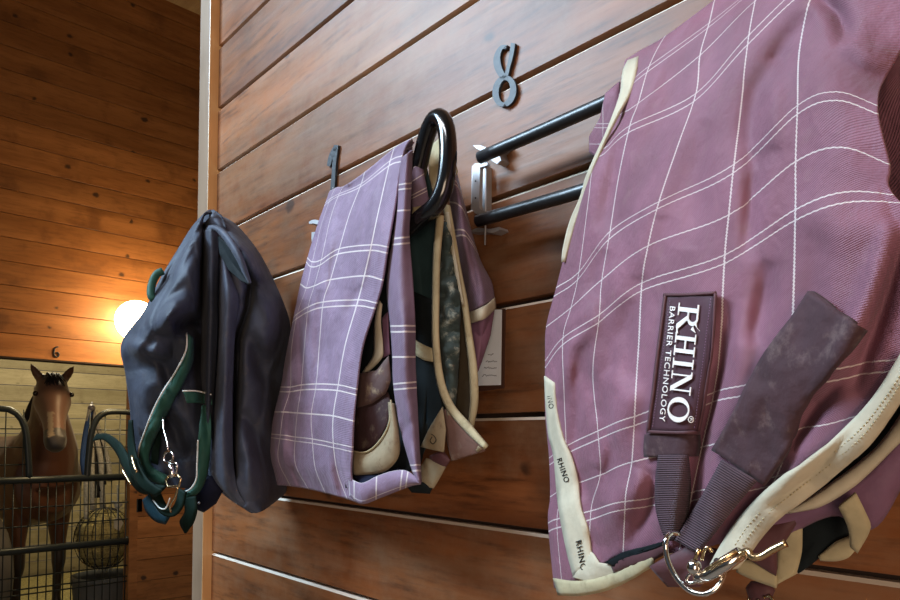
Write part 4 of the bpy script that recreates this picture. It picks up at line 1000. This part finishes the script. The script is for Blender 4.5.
# grey tub
def lathe(c, prof, seg=28):
    vs, fs = [], []
    for r, z in prof:
        for k in range(seg):
            a = 2*math.pi*k/seg; vs.append((c[0]+r*math.cos(a), c[1]+r*math.sin(a), c[2]+z))
    for i in range(len(prof)-1):
        for k in range(seg): fs.append((i*seg+k, i*seg+(k+1) % seg, (i+1)*seg+(k+1) % seg, (i+1)*seg+k))
    fs.append(tuple(range(seg)))
    return vs, fs
cb = F(104, 590, XR-.05)
o = obj('feed_tub', *lathe((cb.x, cb.y, 0.0), [(.20, 0), (.23, .35), (.24, .40), (.225, .40), (.215, .36), (.19, .03), (0.01, .03)]), BUCK); tag(o, 'grey rubber feed tub on the stall floor below the hay', 'feed tub')
cb = F(2, 545, XR+.05)
o = obj('feed_sack', *ball_data((cb.x, cb.y-.14, .5), .22, .7, 1, 2.3), plain('grey_sack', (.17, .16, .14), .8, bump=.5, bscale=20)); tag(o, 'dull grey sack bulging at the left edge behind the gate', 'sack')
# bedding heap
o = obj('straw_bedding', [(x, y, .03+.04*noise.noise(Vector((x*4, y*4, 0)))) for x in [XB+.05+i*.1 for i in range(27)] for y in [-1.4+j*.1 for j in range(36)]],
        [(i*36+j, i*36+j+1, (i+1)*36+j+1, (i+1)*36+j) for i in range(26) for j in range(35)], HAY); tag(o, 'thin layer of straw bedding over the far stall floor', 'straw', kind='stuff')

# ------------------------------------------------------------------ horse
def ringloft(rings, seg=20):
    """rings: (centre, right vec, up vec, rx, ru)"""
    vs, fs = [], []
    for c, r, u, rx, ru in rings:
        for k in range(seg):
            a = 2*math.pi*k/seg
            vs.append(Vector(c)+Vector(r)*rx*math.cos(a)+Vector(u)*ru*math.sin(a))
    for i in range(len(rings)-1):
        for k in range(seg): fs.append((i*seg+k, i*seg+(k+1) % seg, (i+1)*seg+(k+1) % seg, (i+1)*seg+k))
    fs.append(tuple(range(seg))[::-1]); fs.append(tuple((len(rings)-1)*seg+k for k in range(seg)))
    return vs, fs
Hf = Vector((.975, -.10, 0)).normalized()    # horse faces the gate
rear = Vector((-.90, -.34, 0)).normalized()
Hs = Vector((-Hf.y, Hf.x, 0)); UPV = Vector((0, 0, 1))
XH = XF-.42
poll = F(52, 380, XH); nose = F(55.5, 446, XH+.25)
chest = F(51, 500, XH-.20); chest.z = 1.15
parts = []
# trunk
Ts = Vector((-rear.y, rear.x, 0))
for_tr = []
for (s, z, rx, rz) in ((-.06, 1.13, .18, .22), (.02, 1.14, .28, .31), (.22, 1.16, .30, .37), (.55, 1.16, .27, .34), (.9, 1.15, .30, .35), (1.25, 1.19, .29, .33), (1.5, 1.24, .25, .28), (1.65, 1.24, .15, .2)):
    for_tr.append((chest+rear*s+Vector((0, 0, z-1.15)), Ts, UPV, rx, rz))
parts.append(ringloft(for_tr, 24))
# neck from chest up to the poll
nk = [(chest+rear*.16+Vector((0, 0, .05)), .28, .31), (chest+rear*.07+Vector((0, 0, .28)), .22, .27), (poll*.45+(chest+Vector((0, 0, .2)))*.55+rear*.02, .14, .20), (poll*.8+chest*.2+rear*.05+Vector((0, 0, .05)), .095, .14), (poll+rear*.07+Vector((0, 0, -.05)), .08, .10)]
rg = []
for i, (c, rx, ru) in enumerate(nk):
    a = nk[max(0, i-1)][0]; b = nk[min(len(nk)-1, i+1)][0]; t = (b-a).normalized()
    s_ = Hs; u_ = s_.cross(t).normalized(); rg.append((c, s_, u_, rx, ru))
parts.append(ringloft(rg, 20))
# head
hd_ = (nose-poll); hl = hd_.length; t = hd_.normalized(); fr = (Hf - t*Hf.dot(t)).normalized(); sd = t.cross(fr).normalized()
hr = []
for (s, w, dpt, offf) in ((-.06, .055, .06, -.02), (.04, .088, .105, -.03), (.18, .105, .13, -.03), (.34, .108, .135, -.03), (.48, .085, .12, -.022), (.64, .066, .092, -.008), (.80, .062, .075, 0), (.93, .066, .075, .0), (1.02, .056, .06, .0), (1.07, .03, .035, .0)):
    hr.append((poll+t*hl*s+fr*offf, sd, fr, w*1.16, dpt*1.05))
parts.append(ringloft(hr, 20))
for sg in (1, -1):    # cheeks, brow, nostril rims
    parts.append(ball_data(poll+t*hl*.26+sd*sg*.085+fr*.035, .035, nu=12, nv=8))
    parts.append(ball_data(poll+t*hl*.93+sd*sg*.042+fr*.045, .026, nu=12, nv=8))
    # ears
    e0 = poll+sd*sg*.07+Vector((0, 0, -.01)); ed = (UPV*.85+sd*sg*.5+fr*.15).normalized()
    er = [(e0+ed*q_, sd, fr, a_, b_) for q_, a_, b_ in ((0, .034, .026), (.04, .042, .026), (.085, .036, .02), (.13, .02, .012), (.16, .006, .006))]
    parts.append(ringloft(er, 12))
# legs: knee and hock shaped
def leg(top, fwdv, hind):
    if not hind: L_ = [(0, 0, .12, .15), (-.18, .0, .085, .11), (-.42, .01, .055, .065), (-.56, .02, .052, .058), (-.62, .02, .05, .055), (-.70, .01, .036, .04), (-.92, .0, .032, .036), (-1.0, .01, .042, .045), (-1.06, .03, .034, .036), (-1.10, .05, .05, .055), (-1.14, .06, .058, .065)]
    else: L_ = [(0, 0, .14, .22), (-.2, .06, .11, .17), (-.38, .02, .07, .10), (-.55, -.10, .05, .065), (-.63, -.14, .046, .06), (-.72, -.13, .036, .045), (-.98, -.10, .034, .038), (-1.04, -.08, .042, .045), (-1.10, -.05, .05, .055), (-1.17, -.03, .058, .065)]
    zt_ = top.z; zb = L_[-1][0]; k = zt_/-zb
    return ringloft([(Vector((top.x, top.y, 0))+fwdv*o_+UPV*(zt_+z_*k+.0), Ts, rear, a_, b_) for z_, o_, a_, b_ in L_], 14)
for sg in (1, -1):
    parts.append(leg(chest+rear*.16+Ts*sg*.165+Vector((0, 0, -.10)), -rear, False))
    parts.append(leg(chest+rear*1.42+Ts*sg*.14+Vector((0, 0, .0)), -rear, True))
v, f = merge(parts)
tmp = obj('tmp_horse', v, f, IRON)
rm = tmp.modifiers.new('r', 'REMESH'); rm.mode = 'VOXEL'; rm.voxel_size = .014
sm = tmp.modifiers.new('s', 'SMOOTH'); sm.iterations = 4; sm.factor = .5
bpy.context.view_layer.update()
dg = bpy.context.evaluated_depsgraph_get(); me = bpy.data.meshes.new_from_object(tmp.evaluated_get(dg)); base = tmp.location.copy()
bpy.data.objects.remove(tmp)
slat = 1 if sd.dot(rt) < 0 else -1
ca = me.color_attributes.new('coat', 'FLOAT_COLOR', 'POINT')
for i, vv in enumerate(me.vertices):
    w = vv.co+base; n = noise.noise(w*7)
    c = Vector((.11, .038, .014))*(1+.25*n)
    s = (w-poll).dot(t)/hl; lat = (w-poll-t*hl*s).dot(sd); ff = (w-poll-t*hl*s).dot(fr)
    onhead = s > -.1 and s < 1.15 and ff > -.14 and abs(lat) < .2 and w.z > poll.z-.75
    if onhead:
        if s > -.02: c = Vector((.18, .092, .058))*(1+.2*n)  # face coat lightened to carry the light from the aisle
        if .80 < s and ff > -.085 and abs(lat) < .1: c = Vector((.055, .048, .045))
        if .58 < s < .92 and .012+n*.012 < slat*lat < .05 and ff > .0: c = Vector((.34, .26, .17))
        if s < .06 and abs(lat) < .07 and ff > -.06: c = Vector((.02, .012, .01))
    if w.z < .62: c = Vector((.025, .016, .012))
    ca.data[i].color = (*c, 1)
hm, nt3, b3 = newmat('bay_coat'); at_ = nt3.nodes.new('ShaderNodeAttribute'); at_.attribute_name = 'coat'
nt3.links.new(at_.outputs['Color'], b3.inputs['Base Color']); b3.inputs['Roughness'].default_value = .45; b3.inputs['Sheen Weight'].default_value = .2
me.materials.clear(); me.materials.append(hm)
for p in me.polygons: p.use_smooth = True
horse = thing('horse', 'bay horse with a pale snip looking out over the far stall gate', 'horse', (chest.x, chest.y, 0))
hb = bpy.data.objects.new('body', me); C.objects.link(hb); hb.parent = horse; hb.location = base - horse.location
EYE = plain('eye', (.01, .006, .004), .08)
for sg in (1, -1): obj('eye', *ball_data(poll+t*hl*.27+sd*sg*.116+fr*.048, .019, nu=14, nv=10), EYE, horse)
HAIR = plain('black_mane', (.018, .012, .010), .6)
hv = []
random.seed(2)
for i in range(40):
    a = poll+sd*(random.random()-.5)*.08+fr*(.0+random.random()*.03)+UPV*.03
    hv.append(tube_data(resample3([a, a+fr*.06+t*.03, a+fr*(.085)+t*(.10+random.random()*.05)+sd*(random.random()-.5)*.08], 6), [.008, .008, .007, .006, .004, .002], 5))
obj('forelock', *merge(hv), HAIR, horse)
hv = []
for i in range(60):
    k = i/60; a = poll*(1-k)+(chest+rear*.28+Vector((0, 0, .42)))*k+rear*(.11+.05*math.sin(k*3))
    hv.append(tube_data(resample3([a, a+rear*.02+Hs*(.10)+Vector((0, 0, -.04)), a+Hs*(.14)+Vector((0, 0, -.2-random.random()*.08))], 6), [.012, .012, .01, .009, .006, .003], 5))
obj('mane', *merge(hv), HAIR, horse)
tl = chest+rear*1.68+Vector((0, 0, .15))
obj('tail', *tube_data(resample3([tl, tl+rear*.10+Vector((0, 0, -.1)), tl+rear*.12+Vector((0, 0, -.5)), tl+rear*.08+Vector((0, 0, -.85))], 16), [.03]+[.05]*12+[.04, .03, .01], 10), HAIR, horse)

# ------------------------------------------------------------------ light
def area(name, loc, target, size, sy, power, col):
    l = bpy.data.lights.new(name, 'AREA'); l.shape = 'RECTANGLE'; l.size = size; l.size_y = sy; l.energy = power; l.color = col
    o = bpy.data.objects.new(name, l); C.objects.link(o); o.location = loc
    o.rotation_euler = (Vector(target)-Vector(loc)).to_track_quat('-Z', 'Y').to_euler(); return o
a1 = area('daylight_high_opening', (-3.0, -2.8, 4.3), (-1.0, 0, 1.9), 2.0, 1.2, 112, (.58, .80, 1.0)); a1.data.spread = math.radians(110)
a2 = area('overhead_fill', (-.8, -2.0, 3.7), (-.75, -.45, 1.6), 1.6, .25, 16, (.95, .95, 1.0)); a2.data.spread = math.radians(120)  # unseen overhead light, added for the top-lit gradient on the blankets
a3 = area('warm_fill_right', (1.5, -2.2, 1.25), (-.8, 0, 1.35), 1.0, 1.4, 34, (1.0, .76, .56))  # warm fill added out of view to redden the right side
def point(name, loc, power, col, r=.1):
    l = bpy.data.lights.new(name, 'POINT'); l.energy = power; l.color = col; l.shadow_soft_size = r
    o = bpy.data.objects.new(name, l); C.objects.link(o); o.location = loc; return o
point('lamp_bulb', lp+Vector((.17, 0, 0)), 38, (1, .66, .32), .12)
point('stall_bulb', (-6.6, .8, 2.85), 75, (1, .84, .55), .12)
w = bpy.data.worlds.new('world'); scene.world = w; w.use_nodes = True
bg = w.node_tree.nodes['Background']; bg.inputs['Color'].default_value = (.72, .84, 1, 1); bg.inputs['Strength'].default_value = .06
scene.view_settings.view_transform = 'Standard'; scene.view_settings.look = 'None'; scene.view_settings.gamma = 1
scene.view_settings.use_curve_mapping = False; scene.view_settings.exposure = 0.1
